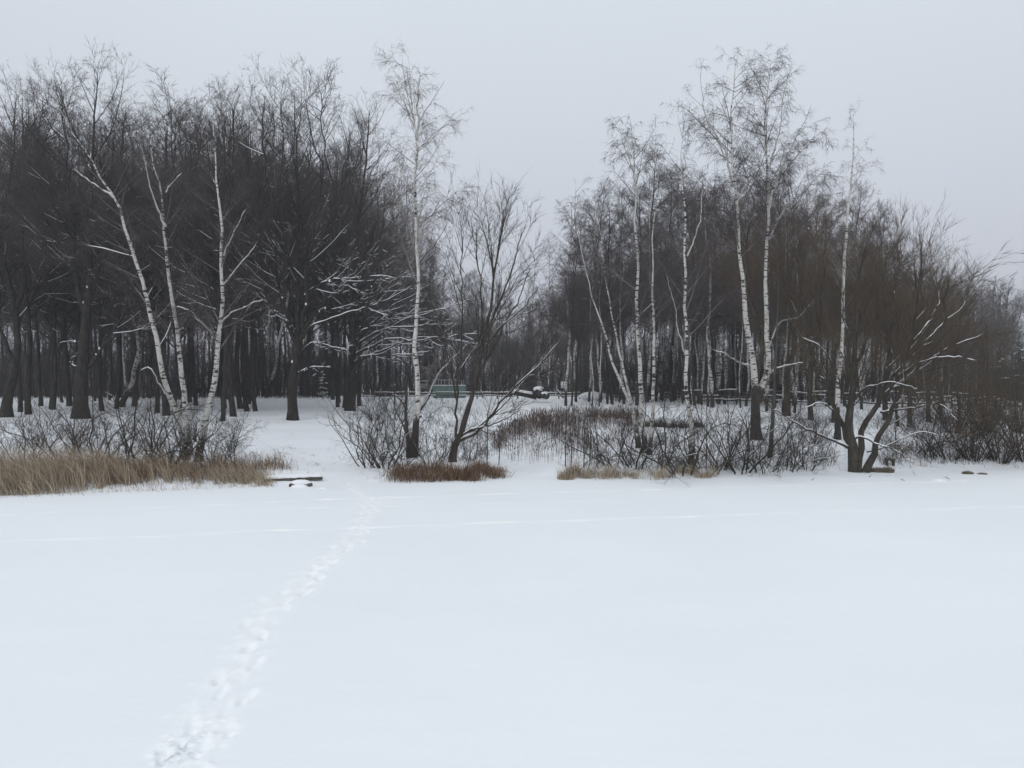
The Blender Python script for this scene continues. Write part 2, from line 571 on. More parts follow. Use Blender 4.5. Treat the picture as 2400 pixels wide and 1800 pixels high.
for walker in (0, 1):
    yy = 4.6 + .2 * walker
    side = 1
    while yy < 21.8:
        a = math.atan2(1.0, float(trail_x(yy + 0.4) - trail_x(yy)) / 0.4)
        off = (-0.09, 0.10)[walker] * (1.3 - yy / 40) + .06 * math.sin(yy * 1.7 + walker * 2)
        cy = yy + rg.uniform(-0.06, 0.06)
        cx = float(trail_x(cy)) + off + side * rg.uniform(.04, .08)
        an = a + rg.uniform(-0.3, 0.3)
        soft = rg.random()
        stamp(cx, cy, an, rg.uniform(0.24, 0.31), rg.uniform(0.09, 0.13), (.010, .024)[soft < .45] * rg.uniform(.7, 1.2), rg.uniform(.3, .7), .2)
        if soft < .5:     # heel struck deeper
            stamp(cx - math.cos(an) * .09, cy - math.sin(an) * .09, an, .10, .075, .02, .2, .1)
        # snow dragged out in front of and behind the boot
        stamp(cx + math.cos(an) * 0.20, cy + math.sin(an) * 0.20, an + rg.uniform(-.4, .4), rg.uniform(.12, .3), rg.uniform(.05, .09), -0.006, rg.uniform(.5, 1.0), 0)
        for _ in range(rg.integers(0, 5)):     # kicked crumbs
            stamp(cx + rg.normal() * .13, cy + rg.normal() * .16, rg.uniform(0, 3), rg.uniform(.04, .08), rg.uniform(.04, .06), -rg.uniform(.006, .014), .8, 0)
        side = -side
        yy += rg.uniform(0.32, 0.50) * (1 + .25 * (rg.random() < .2))
# scuffed patch of bare grey crust at the near end of the trail
for k in range(26):
    cx, cy = -2.67 + rg.normal() * 0.08, 6.12 + rg.normal() * 0.16
    stamp(cx, cy, rg.uniform(0, 3), 0.08, 0.05, rg.uniform(0.004, 0.014), 0.3, 0.4)
d2 = ((XX + 2.67) / 0.12) ** 2 + ((YY - 6.12) / 0.24) ** 2
scrape = np.exp(-d2) * ss(.1 + .9 * wob(XX, YY, 22, 4) + .9 * wob(XX, YY, 53, 9)) * .9
# faint trodden band along the trail
tw = (XX - np.interp(YY, trp[:, 1], trp[:, 0])) / .26
powder = np.maximum(powder, np.where((YY > 4.6) & (YY < 22), .38 * np.exp(-tw ** 2) * ss(.5 + .8 * wob(XX, YY, 5, 3) + .5 * wob(XX, YY, 17, 8)), 0))
Z += np.where((YY > 4.6) & (YY < 22), np.exp(-tw ** 2) * (.006 * wob(XX, YY, 9, 5) + .005 * wob(XX, YY, 21, 2) - .004), 0)
# shallow single tracks across the lake
for pts, amp in TRACKS:
    ty = track_line(XX, pts) + 0.10 * wob(XX, 0 * XX, 1.1, 1) + .05 * wob(XX, 0 * XX, 4.4, 7)
    inside = (XX > pts[0][0]) & (XX < pts[-1][0])
    gate = ss(0.35 + 1.3 * wob(XX, 0 * XX, 3.1, 5)) * ss(.9 + 1.2 * wob(XX, 0 * XX, 11, 2)) * 0.7 + 0.3
    d = (YY - ty) / 0.042
    Z += np.where(inside, amp * gate * (0.022 * np.exp(-((d - 1.2) ** 2)) - 0.016 * np.exp(-((d + 0.9) ** 2))), 0)
    powder = np.maximum(powder, np.where(inside, amp * gate * np.exp(-(d / 1.7) ** 2), 0))
me = grid_mesh('frozen_lake', GX, GY, Z)
for nm, arr in (('powder', powder), ('scrape', scrape)):
    at = me.attributes.new(nm, 'FLOAT', 'POINT')
    at.data.foreach_set('value', np.clip(arr, 0, 1).astype(np.float32).ravel())
tag(link('frozen_lake', me, M['ice']), 'flat snow covering the frozen lake, crossed by a boot trail', kind='structure')

BX = np.unique(np.round(np.concatenate([np.linspace(-420, -45, 26), np.arange(-45, -20, 1.0), np.arange(-20, 22, 0.2), np.arange(22, 48, 1.0), np.linspace(48, 420, 50)]), 3))
BY = np.unique(np.round(np.concatenate([np.arange(14.0, 32, 0.16), np.arange(32, 60, 0.4), np.arange(60, 120, 2), np.linspace(120, 600, 50)]), 3))
BXX, BYY = np.meshgrid(BX, BY)
me = grid_mesh('snowy_ground', BX, BY, ground(BXX, BYY))
tag(link('snowy_ground', me, M['ground']), 'snow covered bank and meadow rising from the lake', kind='structure')


# ------------------------------------------------------------------ tree growing
def unit(v):
    return v / np.maximum(np.linalg.norm(v, axis=-1, keepdims=True), 1e-9)


def grow(rg, start, d, ln, m, trop=0.0, wig=0.06, bend=0.0):
    """vectorised shoots; trop pulls the tip up (+) or down (-), bend adds late pull"""
    N = len(start)
    P = np.empty((N, m, 3)); P[:, 0] = start
    d = unit(d.copy())
    if trop < -.3:      # hanging twigs leave their branch already pointing down
        d[:, 2] -= .7; d = unit(d)
    step = (np.asarray(ln) / (m - 1))[:, None]
    for i in range(1, m):
        if i > 1:
            d[:, 2] += trop + bend * (i / m)
            d = unit(d + rg.normal(size=(N, 3)) * wig)
        P[:, i] = P[:, i - 1] + d * step
    return P


def spawn(rg, P, R, L, dens, t0, t1, ang, lf, lmin, lmax, shape=0.5, nmax=None, bias=None, tp=1.0):
    """children of polylines P: start, direction, length, radius at the start"""
    N, m, _ = P.shape
    n = rg.poisson(np.maximum(L * dens * (t1 - t0), 0.01))
    if nmax: n = np.minimum(n, nmax)
    idx = np.repeat(np.arange(N), n)
    K = len(idx)
    if K == 0:
        return np.zeros((0, 3)), np.zeros((0, 3)), np.zeros(0), np.zeros(0)
    t = t0 + (t1 - t0) * rg.random(K) ** tp
    f = t * (m - 1); k = np.minimum(f.astype(int), m - 2); w = (f - k)[:, None]
    p = P[idx, k] * (1 - w) + P[idx, k + 1] * w
    tan = unit(P[idx, k + 1] - P[idx, k])
    r = R[idx, k] * (1 - w[:, 0]) + R[idx, k + 1] * w[:, 0]
    rnd = rg.normal(size=(K, 3))
    if bias is not None: rnd = rnd + np.asarray(bias, float)
    perp = unit(rnd - (rnd * tan).sum(1, keepdims=True) * tan)
    a = np.radians(rg.uniform(ang[0], ang[1], K))[:, None]
    d = tan * np.cos(a) + perp * np.sin(a)
    ln = np.clip(L[idx] * lf * (1 - shape * t) * rg.uniform(0.65, 1.25, K), lmin, lmax)
    return p, d, ln, r


def taper(r0, m, end=0.18):
    return r0[:, None] * (1 - (1 - end) * np.linspace(0, 1, m)[None])


SPEC = {
    # per level: dens, t0, t1, ang, lf, lmin, lmax, shape, m, trop, wig, bend, sides, radius per metre, rmin
    'linden': [dict(dens=2.2, t0=.22, t1=.99, ang=(25, 58), lf=.46, lmin=1.6, lmax=8, shape=.66, m=8, trop=.075, wig=.07, bend=.03, s=4, rk=.0105, rmin=.010),
               dict(dens=2.9, t0=.12, t1=1, ang=(18, 46), lf=.46, lmin=.8, lmax=3.4, shape=.45, m=5, trop=.07, wig=.09, bend=0, s=3, rk=.0085, rmin=.0085),
               dict(dens=4.4, t0=.10, t1=1, ang=(20, 50), lf=.48, lmin=.4, lmax=1.5, shape=.3, m=3, trop=.08, wig=.12, bend=0, s=3, rk=.0075, rmin=.0066),
               dict(dens=6.4, t0=.12, t1=1, ang=(22, 62), lf=.6, lmin=.25, lmax=.75, shape=.2, m=2, trop=.0, wig=.1, bend=0, s=3, rk=.008, rmin=.0060)],
    'birch': [dict(dens=3.5, t0=.34, t1=.99, ang=(30, 62), lf=.29, lmin=.6, lmax=4.8, shape=.68, m=8, trop=.05, wig=.06, bend=-.09, s=4, rk=.0085, rmin=.007),
              dict(dens=5.0, t0=.12, t1=1, ang=(25, 62), lf=.42, lmin=.5, lmax=2.0, shape=.4, m=5, trop=-.03, wig=.09, bend=-.12, s=3, rk=.006, rmin=.0055),
              dict(dens=14.5, t0=.10, t1=1, ang=(28, 75), lf=.66, lmin=.3, lmax=1.35, shape=.3, m=3, trop=-.42, wig=.14, bend=-.1, s=3, rk=.004, rmin=.0045)],
    'willow': [dict(dens=3.2, t0=.22, t1=.99, ang=(12, 40), lf=.40, lmin=.9, lmax=3.4, shape=.3, m=5, trop=.05, wig=.06, bend=.02, s=4, rk=.0075, rmin=.006),
               dict(dens=5.4, t0=.10, t1=1, ang=(14, 42), lf=.52, lmin=.6, lmax=1.8, shape=.3, m=4, trop=.045, wig=.07, bend=.0, s=3, rk=.0052, rmin=.005),
               dict(dens=7.6, t0=.08, t1=1, ang=(12, 38), lf=.6, lmin=.35, lmax=1.1, shape=.2, m=2, trop=.04, wig=.05, bend=0, s=3, rk=.006, rmin=.0046)],
    'shrub': [dict(dens=5.0, t0=.10, t1=.98, ang=(20, 60), lf=.45, lmin=.25, lmax=1.1, shape=.4, m=5, trop=.05, wig=.14, bend=0, s=3, rk=.0075, rmin=.0045),
              dict(dens=8.5, t0=.1, t1=1, ang=(25, 65), lf=.5, lmin=.14, lmax=.55, shape=.3, m=3, trop=.03, wig=.14, bend=0, s=3, rk=.007, rmin=.0034),
              dict(dens=8.0, t0=.1, t1=1, ang=(25, 65), lf=.55, lmin=.09, lmax=.26, shape=.3, m=2, trop=0, wig=.1, bend=0, s=3, rk=.006, rmin=.0030)],
}


def resample(P, R, n):
    P = np.asarray(P, float); R = np.asarray(R, float)
    if len(P) > 2:      # Catmull-Rom through the given points
        Q, RR = [], []
        E = np.vstack([2 * P[0] - P[1], P, 2 * P[-1] - P[-2]])
        for i in range(len(P) - 1):
            p0, p1, p2, p3 = E[i:i + 4]
            for t in np.linspace(0, 1, 8, endpoint=False):
                Q.append(.5 * ((2 * p1) + (-p0 + p2) * t + (2 * p0 - 5 * p1 + 4 * p2 - p3) * t * t + (-p0 + 3 * p1 - 3 * p2 + p3) * t ** 3))
                RR.append(R[i] * (1 - t) + R[i + 1] * t)
        Q.append(P[-1]); RR.append(R[-1])
        P, R = np.array(Q), np.array(RR)
    s = np.concatenate([[0], np.cumsum(np.linalg.norm(np.diff(P, axis=0), axis=1))])
    t = np.linspace(0, s[-1], n)
    return np.stack([np.interp(t, s, P[:, k]) for k in range(3)], 1), np.interp(t, s, R), s[-1]


def snow_on(mb, rg, P, R, rmin, amount, thick=1.0, maxslope=.80, ztop=99.0):
    """ridges of snow along the upper side of the flatter, thicker shoots"""
    if len(P) == 0: return
    m = P.shape[1]
    T = np.empty_like(P); T[:, :-1] = P[:, 1:] - P[:, :-1]; T[:, -1] = T[:, -2]
    sl = np.abs(unit(T)[:, :, 2])
    whole = rg.random((len(P), 1)) < amount * np.clip((ztop - P[:, :1, 2]) / (.5 * ztop), .06, 1)
    ok = (sl < maxslope) & (R > rmin) & whole & (rg.random((len(P), m)) > .10)
    ok[:, -1] = False
    keep = ok.any(1)
    P, R, ok, sl = P[keep], R[keep], ok[keep], sl[keep]
    if len(P) == 0: return
    f = np.sqrt(np.clip(1.15 - sl / maxslope, .15, 1))
    h = (R * .62 + .010 * thick) * f * rg.uniform(.8, 1.2, R.shape)
    Q = P.copy(); Q[:, :, 2] += np.where(ok, R * .60 + .006 * thick, 0)
    mb.tubes(Q, np.where(ok, h, 0.0005), 4)


def grow_tree(seed, stems, spec, dens=1.0, snow=0.0, snow_rmin=.009, thick=1.0, lscale=1.0, bias=None, tt0=None, levels=None, limb_parts=False, rboost=1.0, over=None):
    """stems: list of (points, radii, kind) local to the tree. Returns dict of MB: trunk, limbs [..], crown, snow"""
    rg = np.random.default_rng(seed)
    SP = [dict(s) for s in SPEC[spec]]
    if over:
        for k, d in over.items(): SP[k].update(d)
    if levels: SP = SP[:levels]
    out = {'trunk': MB(), 'limbs': [], 'boughs': MB(), 'crown': MB(), 'snow': MB()}
    cur = []
    m0 = 22
    for pts, rad, kind in stems:
        if kind == 'trunk':
            P, R, L = resample(pts, rad, m0)
            jit = rg.normal(size=(m0, 3)) * np.array([1, 1, 0]) * R[:, None] * .10
            jit[0] = 0
            P = P + jit
            kink = np.cumsum(rg.normal(size=(m0, 3)), 0)
            kink -= np.linspace(0, 1, m0)[:, None] * kink[-1]
            P = P + kink * [1, 1, 0] * L * .0022
            fl = np.exp(-np.arange(m0) / 0.6) * .25
            out['trunk'].tubes(P[None], (R * (1 + fl))[None], 12)
        else:
            P, R, L = resample(pts, rad, m0)
            kink = np.cumsum(rg.normal(size=(m0, 3)), 0)
            kink -= np.linspace(0, 1, m0)[:, None] * kink[-1]
            P = P + kink * L * .0065 + rg.normal(size=(m0, 3)) * R[:, None] * .2
            b = MB(); b.tubes(P[None], R[None], 7); out['limbs'].append(b)
        if snow: snow_on(out['snow'], rg, P[None], R[None], .006, min(snow + .4, 1), thick, .93)
        cur.append((P, R, L, kind))
    # level 1 from the stems
    ztop = .62 * max(c[0][-1][2] for c in cur)
    P = np.array([c[0] for c in cur]); R = np.array([c[1] for c in cur]); L = np.array([c[2] for c in cur])
    Pp, Rp, Lp = P, R, L
    for li, s in enumerate(SP):
        dn = s['dens'] * (dens if li != 1 else 1.0)
        if li == 0:
            ss_, dd, ll, rr = [], [], [], []
            for k in range(len(L)):
                t0 = s['t0'] if cur[k][3] == 'trunk' else .18
                if tt0 is not None and cur[k][3] == 'trunk': t0 = tt0
                lf = s['lf'] if cur[k][3] == 'trunk' else max(s['lf'], .36)
                a = spawn(rg, Pp[k:k + 1], Rp[k:k + 1], Lp[k:k + 1], dn, t0, s['t1'], s['ang'], lf * lscale, s['lmin'] * (1 if cur[k][3] == 'trunk' else .5), s['lmax'] * lscale, s['shape'], bias=bias)
                ss_.append(a[0]); dd.append(a[1]); ll.append(a[2]); rr.append(a[3])
            p, d, ln, r = np.concatenate(ss_), np.concatenate(dd), np.concatenate(ll), np.concatenate(rr)
            zt = max(c[0][-1][2] for c in cur)
            ln = np.minimum(ln, np.maximum((zt - p[:, 2]) * 1.1 + .3, .45))
        else:
            p, d, ln, r = spawn(rg, Pp, Rp, Lp, dn, s['t0'], s['t1'], s['ang'], s['lf'], s['lmin'], s['lmax'], s['shape'])
        if len(p) == 0: break
        C = grow(rg, p, d, ln, s['m'], s['trop'], s['wig'], s['bend'])
        r0 = np.maximum(np.minimum(r * .72, ln * s['rk']) * 1.0, s['rmin']) * rboost
        CR = taper(r0, s['m'])
        tgt = out['boughs'] if li == 0 else out['crown']
        tgt.tubes(C, CR, s['s'])
        if snow and li <= 2:
            snow_on(out['snow'], rg, C, CR, snow_rmin * (.7 if li else 1), min(snow * (1.15, .8, .4)[li], 1), thick * (1, .8, .7)[li], .88, ztop)
        Pp, Rp, Lp = C, CR, ln
    if snow > .5 and spec != 'willow':    # clots of snow held in the forks
        for P_, R_, L_, kind in cur:
            for q in rg.integers(2, 9, 2):
                an = rg.uniform(0, 6.28)
                sz = rg.uniform(.6, 1.1) * .05
                out['snow'].blob(P_[q] + np.array([math.cos(an), math.sin(an), 0]) * R_[q] * .95, (sz, sz, sz * 1.5), int(rg.integers(1e6)), 5, 4, .25)
    return out


def crown_of(out, root, bough_mat, twig_mat):
    """boughs and twigs as one crown with two bark colours"""
    A, B = out['boughs'], out['crown']
    if not A.n and not B.n: return
    mb = MB()
    na = 0
    for k, src in enumerate((A, B)):
        if not src.n: continue
        mb.add(np.concatenate(src.v), np.concatenate(src.q) if src.q else None, np.concatenate(src.t) if src.t else None)
    me = mb.mesh('crown')
    me.materials.append(twig_mat); me.materials.append(bough_mat)
    idx = np.zeros(len(me.polygons), np.int32)
    qa = sum(len(x) for x in A.q); ta = sum(len(x) for x in A.t); nq = sum(len(x) for x in mb.q)
    idx[:qa] = 1; idx[nq:nq + ta] = 1
    me.polygons.foreach_set('material_index', idx)
    link('crown', me, None, root)


def plant(name, label, cat, out, loc, bark, limb_mat, bough_mat, twig_mat, group=None, rz=0.0, scale=1.0):
    root = empty(name, loc, rz, label, cat, group)
    root.scale = (scale,) * 3
    out['trunk'].build('trunk', bark, root)
    for b in out['limbs']:
        b.build('limb', limb_mat, root)
    crown_of(out, root, bough_mat, twig_mat)
    if out['snow'].n: out['snow'].build('snow_cover', M['snow'], root)
    return root


def clone(root, loc, rz, scale, label, group=None, tilt=(0, 0)):
    r = root.copy()
    COL.objects.link(r)
    r.location = loc; r.rotation_euler = (tilt[0], tilt[1], rz)
    r.scale = scale if hasattr(scale, '__len__') else (scale,) * 3
    r['label'] = label
    if group: r['group'] = group
    elif 'group' in r: del r['group']
    for ch in root.children:
        c = ch.copy(); COL.objects.link(c); c.parent = r
    return r


def stem(D, pts, w0, w1, base, kind='trunk', dy=0.0, power=1.0, foot=False, D0=None):
    """photo pixels -> local polyline. widths in photo pixels"""
    n = len(pts); out, rad = [], []
    for i, (px, py) in enumerate(pts):
        t = i / (n - 1)
        Dd = D + dy * t
        out.append(W(px, py, Dd) - base)
        rad.append((w0 + (w1 - w0) * t ** (.68 if kind == 'trunk' else .65)) * .43 / 1800 * D)
    if foot:
        out.insert(0, out[0] - np.array([0, 0, .25])); rad.insert(0, rad[0] * 1.12)
    return (out, rad, kind)


def hero(name, label, cat, px, py, stems, spec, seed, mats, group=None, **kw):
    base = G(px, py)
    D = base[1]
    st = []
    for k, s in enumerate(stems):
        s = dict(s)
        st.append(stem(D + s.get('d0', 0), s['p'], s['w'][0], s['w'][1], base, s.get('k', 'trunk'), s.get('dy', 0), foot=s.get('foot', k == 0)))
    out = grow_tree(seed, st, spec, **kw)
    r = plant(name, label, cat, out, tuple(base), *mats, group=group)
    if spec == 'linden': r.scale = (1, 1, .965)
    return r


BIR = (M['birch'], M['birch_limb'], M['bough_birch'], M['twig_birch'])
BIRT = (M['birch_tall'], M['birch_limb'], M['bough_pale'], M['twig_pale'])
BIRB = (M['birch_big'], M['birch_limb'], M['bough_birch'], M['twig_birch'])
DRK = (M['bark'], M['bark'], M['bark'], M['twig_dark'])
WIL = (M['bark_willow'], M['bark_willow'], M['bark_willow'], M['twig_willow'])
WILD = (M['bark_willow'], M['bark_willow'], M['bark_willow'], M['twig_bush'])

# ---- three pale birches rising from the left bank
hero('birch_tree', 'white birch leaning far to the left, standing in the left shore bushes', 'birch', 432, 1078,
     [dict(p=[(432, 1078), (420, 1009), (389, 925), (376, 871), (362, 799), (344, 719), (327, 655), (304, 581), (286, 516), (268, 465), (235, 422), (217, 375), (181, 321), (159, 290), (130, 235)], w=(20, 1), dy=1.0),
      dict(p=[(268, 465), (222, 430), (170, 395)], w=(5, 1.5), k='limb', foot=False),
      dict(p=[(389, 925), (352, 866), (325, 870)], w=(4.5, .8), k='limb', foot=False)],
     'birch', 31, BIR, snow=.35, tt0=.30, dens=1.1, lscale=.75)
hero('birch_tree', 'slim white birch, middle one of three on the left shore, forked high up', 'birch', 448, 1060,
     [dict(p=[(448, 1062), (439, 991), (434, 907), (425, 831), (416, 755), (403, 680), (395, 595), (387, 545), (385, 491), (376, 440), (363, 395), (352, 330), (345, 280)], w=(18.5, 1), dy=.6, d0=.2),
      dict(p=[(386, 530), (370, 490), (356, 444), (340, 380), (325, 330)], w=(8, .8), k='limb', foot=False),
      dict(p=[(388, 450), (405, 425), (428, 403)], w=(4.5, .8), k='limb', foot=False)],
     'birch', 32, BIR, snow=.35, tt0=.30, dens=1.1, lscale=.8)
hero('birch_tree', 'white birch with long bare side limbs, rightmost of three on the left shore', 'birch', 465, 1080,
     [dict(p=[(465, 1080), (477, 1009), (488, 944), (503, 875), (506, 817), (512, 759), (517, 708), (514, 636), (515, 534), (506, 469), (499, 418), (499, 364), (496, 310), (500, 250)], w=(22, 1), dy=-.4, d0=-.2),
      dict(p=[(519, 610), (542, 548), (562, 510), (579, 487)], w=(5, .8), k='limb', foot=False),
      dict(p=[(518, 672), (550, 635), (579, 600), (605, 565)], w=(5, .8), k='limb', foot=False),
      dict(p=[(512, 770), (540, 735), (590, 712), (625, 700)], w=(4.5, .8), k='limb', foot=False),
      dict(p=[(504, 780), (470, 745), (440, 725), (400, 715)], w=(4.5, .8), k='limb', foot=False)],
     'birch', 33, BIR, snow=.45, tt0=.30, dens=1.1, lscale=.8)

# ---- big dark trees at the edge of the wood on the left
hero('broadleaf_tree', 'dark leaning tree with a snow crusted fork, first at the left picture edge', 'tree', 11, 978,
     [dict(p=[(11, 978), (16, 925), (31, 853), (36, 763), (22, 672), (7, 600), (5, 500), (25, 380), (30, 260), (40, 190)], w=(30, 1.1)),
      dict(p=[(34, 740), (60, 640), (75, 540), (85, 420), (95, 300), (100, 200)], w=(15, 1.1), k='limb', foot=False, dy=2),
      dict(p=[(33, 850), (10, 780), (-30, 700), (-60, 560), (-70, 400)], w=(15, 1.1), k='limb', foot=False, dy=-1),
      dict(p=[(20, 650), (60, 560), (125, 545), (165, 560)], w=(7, 1.1), k='limb', foot=False, dy=-1.5)],
     'linden', 41, DRK, snow=.35, dens=.9, tt0=.3)
hero('broadleaf_tree', 'thickest dark tree on the left, with a broken snowy snag on its trunk', 'tree', 191, 981,
     [dict(p=[(191, 981), (193, 889), (198, 800), (203, 745), (208, 672), (213, 600), (218, 480), (222, 380), (225, 240), (228, 120)], w=(41, 1.1)),
      dict(p=[(196, 862), (230, 820), (250, 790), (285, 735), (305, 650), (330, 540), (345, 400)], w=(13, 1.1), k='limb', foot=False, dy=-1),
      dict(p=[(200, 700), (240, 600), (262, 480), (280, 330), (290, 230)], w=(15, 1.1), k='limb', foot=False, dy=2),
      dict(p=[(204, 745), (175, 640), (165, 520), (160, 380), (150, 250), (150, 185)], w=(16, 1.1), k='limb', foot=False, dy=-2),
      dict(p=[(190, 862), (166, 850), (150, 830), (140, 818)], w=(10, 1.1), k='limb', foot=False, dy=-.4),
      dict(p=[(166, 852), (170, 835), (181, 828)], w=(6, 1.1), k='limb', foot=False),
      dict(p=[(194, 800), (170, 792), (140, 797)], w=(5, 1.1), k='limb', foot=False, dy=-.5)],
     'linden', 42, DRK, snow=.55, dens=1.0, tt0=.34)
hero('birch_tree', 'crooked old birch with a black leaning foot between dark trunks on the left', 'birch', 282, 954,
     [dict(p=[(282, 958), (292, 925), (307, 896), (318, 850), (325, 802), (310, 740), (300, 690), (290, 640), (292, 560), (300, 440)], w=(17, 1.1)),
      dict(p=[(310, 890), (322, 840), (322, 790), (332, 700), (335, 560)], w=(9, 1.1), k='limb', foot=False),
      dict(p=[(287, 932), (295, 915), (301, 905)], w=(7, 1.1), k='limb', foot=False, dy=-.5)],
     'birch', 43, (M['birch_back'], M['birch_back'], M['bark_grey'], M['twig_dark']), snow=.3, dens=.7)

# ---- the big linden in the middle of the avenue and the one on its right edge
hero('linden_tree', 'large dark tree standing alone in the middle of the snowy avenue', 'tree', 688, 985,
     [dict(p=[(688, 985), (692, 882), (699, 817), (702, 773), (703, 708), (704, 600), (706, 500), (702, 380), (695, 270), (690, 180)], w=(29, 1.1)),
      dict(p=[(694, 800), (682, 755), (674, 719), (659, 654), (655, 560), (640, 430), (628, 300), (622, 190)], w=(16, 1.1), k='limb', foot=False, dy=-1.5),
      dict(p=[(705, 790), (722, 745), (750, 672), (764, 600), (768, 480), (758, 340), (748, 220), (745, 165)], w=(16, 1.1), k='limb', foot=False, dy=1),
      dict(p=[(700, 740), (685, 650), (680, 560), (668, 420), (655, 280), (650, 185)], w=(12, 1.1), k='limb', foot=False, dy=3),
      dict(p=[(704, 760), (718, 650), (728, 540), (735, 400), (725, 260), (720, 185)], w=(12, 1.1), k='limb', foot=False, dy=-3),
      dict(p=[(706, 790), (735, 757), (790, 730), (850, 712), (920, 685), (970, 655)], w=(9, 1.1), k='limb', foot=False, dy=-2),
      dict(p=[(706, 820), (725, 800), (742, 793), (782, 805), (818, 817)], w=(7, 1.1), k='limb', foot=False, dy=-2.5),
      dict(p=[(700, 870), (722, 858), (745, 855), (780, 856)], w=(6, 1.1), k='limb', foot=False, dy=-1),
      dict(p=[(706, 770), (725, 735), (760, 710), (800, 660), (850, 620), (890, 560)], w=(9, 1.1), k='limb', foot=False, dy=1),
      dict(p=[(694, 790), (672, 745), (640, 720), (600, 650), (560, 600), (520, 560)], w=(8, 1.1), k='limb', foot=False, dy=-2),
      dict(p=[(693, 770), (665, 735), (640, 718), (628, 725)], w=(6, 1.1), k='limb', foot=False, dy=-1),
      dict(p=[(704, 700), (740, 660), (790, 640), (860, 632), (930, 640)], w=(8, 1.1), k='limb', foot=False, dy=-2.5),
      dict(p=[(688, 640), (650, 560), (610, 480), (575, 380), (560, 280)], w=(8, 1.1), k='limb', foot=False, dy=1),
      dict(p=[(712, 640), (770, 540), (800, 430), (818, 330), (815, 260)], w=(9, 1.1), k='limb', foot=False, dy=2)],
     'linden', 44, DRK, snow=.9, dens=.95, thick=1.3, tt0=.36, lscale=.8)
lim = []
for i, (a, b, c, d) in enumerate([((826, 850), (890, 812), (960, 790), (1090, 795)), ((826, 840), (880, 790), (960, 740), (1080, 700)), ((828, 830), (900, 800), (1000, 790), (1130, 775)),
                                  ((828, 800), (880, 740), (960, 680), (1060, 620)), ((828, 780), (880, 700), (950, 640), (1040, 560)), ((826, 850), (860, 830), (930, 830), (1010, 815)),
                                  ((828, 760), (870, 660), (920, 570), (990, 480)), ((826, 740), (860, 620), (890, 500), (950, 400)), ((826, 720), (840, 580), (860, 440), (900, 330)),
                                  ((824, 700), (815, 560), (822, 400), (850, 270)), ((828, 790), (900, 740), (1000, 720), (1110, 690)), ((828, 770), (900, 670), (985, 600), (1050, 510)),
                                  ((822, 800), (800, 740), (790, 640), (780, 520)), ((826, 815), (890, 770), (990, 755), (1070, 750))]):
    lim.append(dict(p=[a, b, c, d], w=(9, 1.1), k='limb', foot=False, dy=[-2, 1.5, -3.5, 2.5, -1, -3, 3, -2, 1, -1, 3.5, -3, 1, 0][i]))
hero('linden_tree', 'dark tree at the avenue right edge, snowy limbs fanning out rightwards', 'tree', 818, 963,
     [dict(p=[(818, 964), (825, 853), (826, 770), (832, 690), (838, 560), (850, 420), (862, 300), (868, 215)], w=(27, 1.1))] + lim,
     'linden', 45, DRK, snow=1.0, dens=.85, thick=1.5, tt0=.5, lscale=.75, over={0: dict(dens=2.1)})

# ---- the tall solitary birch and its dark broken companion
hero('birch_tree', 'tallest white birch left of the gap, its airy crown standing against the sky', 'birch', 968, 1072,
     [dict(p=[(966, 1074), (972, 1030), (976, 983), (979, 943), (981, 911), (976, 853), (970, 817), (974, 763), (976, 708), (977, 600), (974, 534), (974, 425), (976, 335), (974, 300), (967, 250), (963, 208), (957, 122)], w=(22, 1.2)),
      dict(p=[(976, 330), (979, 281), (983, 220), (985, 172)], w=(9, 2), k='limb', foot=False),
      dict(p=[(981, 290), (1006, 245), (1030, 210), (1042, 187)], w=(4.5, .8), k='limb', foot=False, dy=-1),
      dict(p=[(978, 350), (1010, 320), (1050, 280), (1085, 265)], w=(4.5, .8), k='limb', foot=False, dy=1),
      dict(p=[(974, 300), (945, 240), (925, 200), (905, 175)], w=(4.5, .8), k='limb', foot=False, dy=.8),
      dict(p=[(975, 460), (950, 430), (920, 405), (905, 390)], w=(4.5, .8), k='limb', foot=False),
      dict(p=[(977, 560), (1010, 520), (1050, 490), (1100, 430)], w=(4.5, .8), k='limb', foot=False, dy=-1),
      dict(p=[(980, 958), (1006, 918), (1024, 882), (1064, 835), (1100, 802)], w=(8, 2), k='limb', foot=False, dy=-.6)],
     'birch', 46, BIRT, snow=.15, tt0=.42, dens=1.0, lscale=.85)
hero('broken_tree', 'dark broken stem with splintered side branches beside the foot of the tallest birch', 'tree', 960, 1072,
     [dict(p=[(958, 1074), (955, 1020), (952, 970), (952, 920), (950, 885)], w=(15, 5)),
      dict(p=[(958, 1040), (945, 1000), (930, 965)], w=(7, 3), k='limb', foot=False),
      dict(p=[(964, 1040), (976, 1000), (984, 960)], w=(14, 8), k='limb', foot=False),
      dict(p=[(955, 960), (935, 935), (925, 925)], w=(6, 3), k='limb', foot=False, dy=-.4),
      dict(p=[(975, 985), (988, 975), (992, 990)], w=(7, 3), k='limb', foot=False, dy=-.4),
      dict(p=[(975, 975), (1000, 940), (1012, 915)], w=(6, 3), k='limb', foot=False, dy=-.2)],
     'shrub', 47, WILD, snow=.5, dens=.35, thick=1.4)

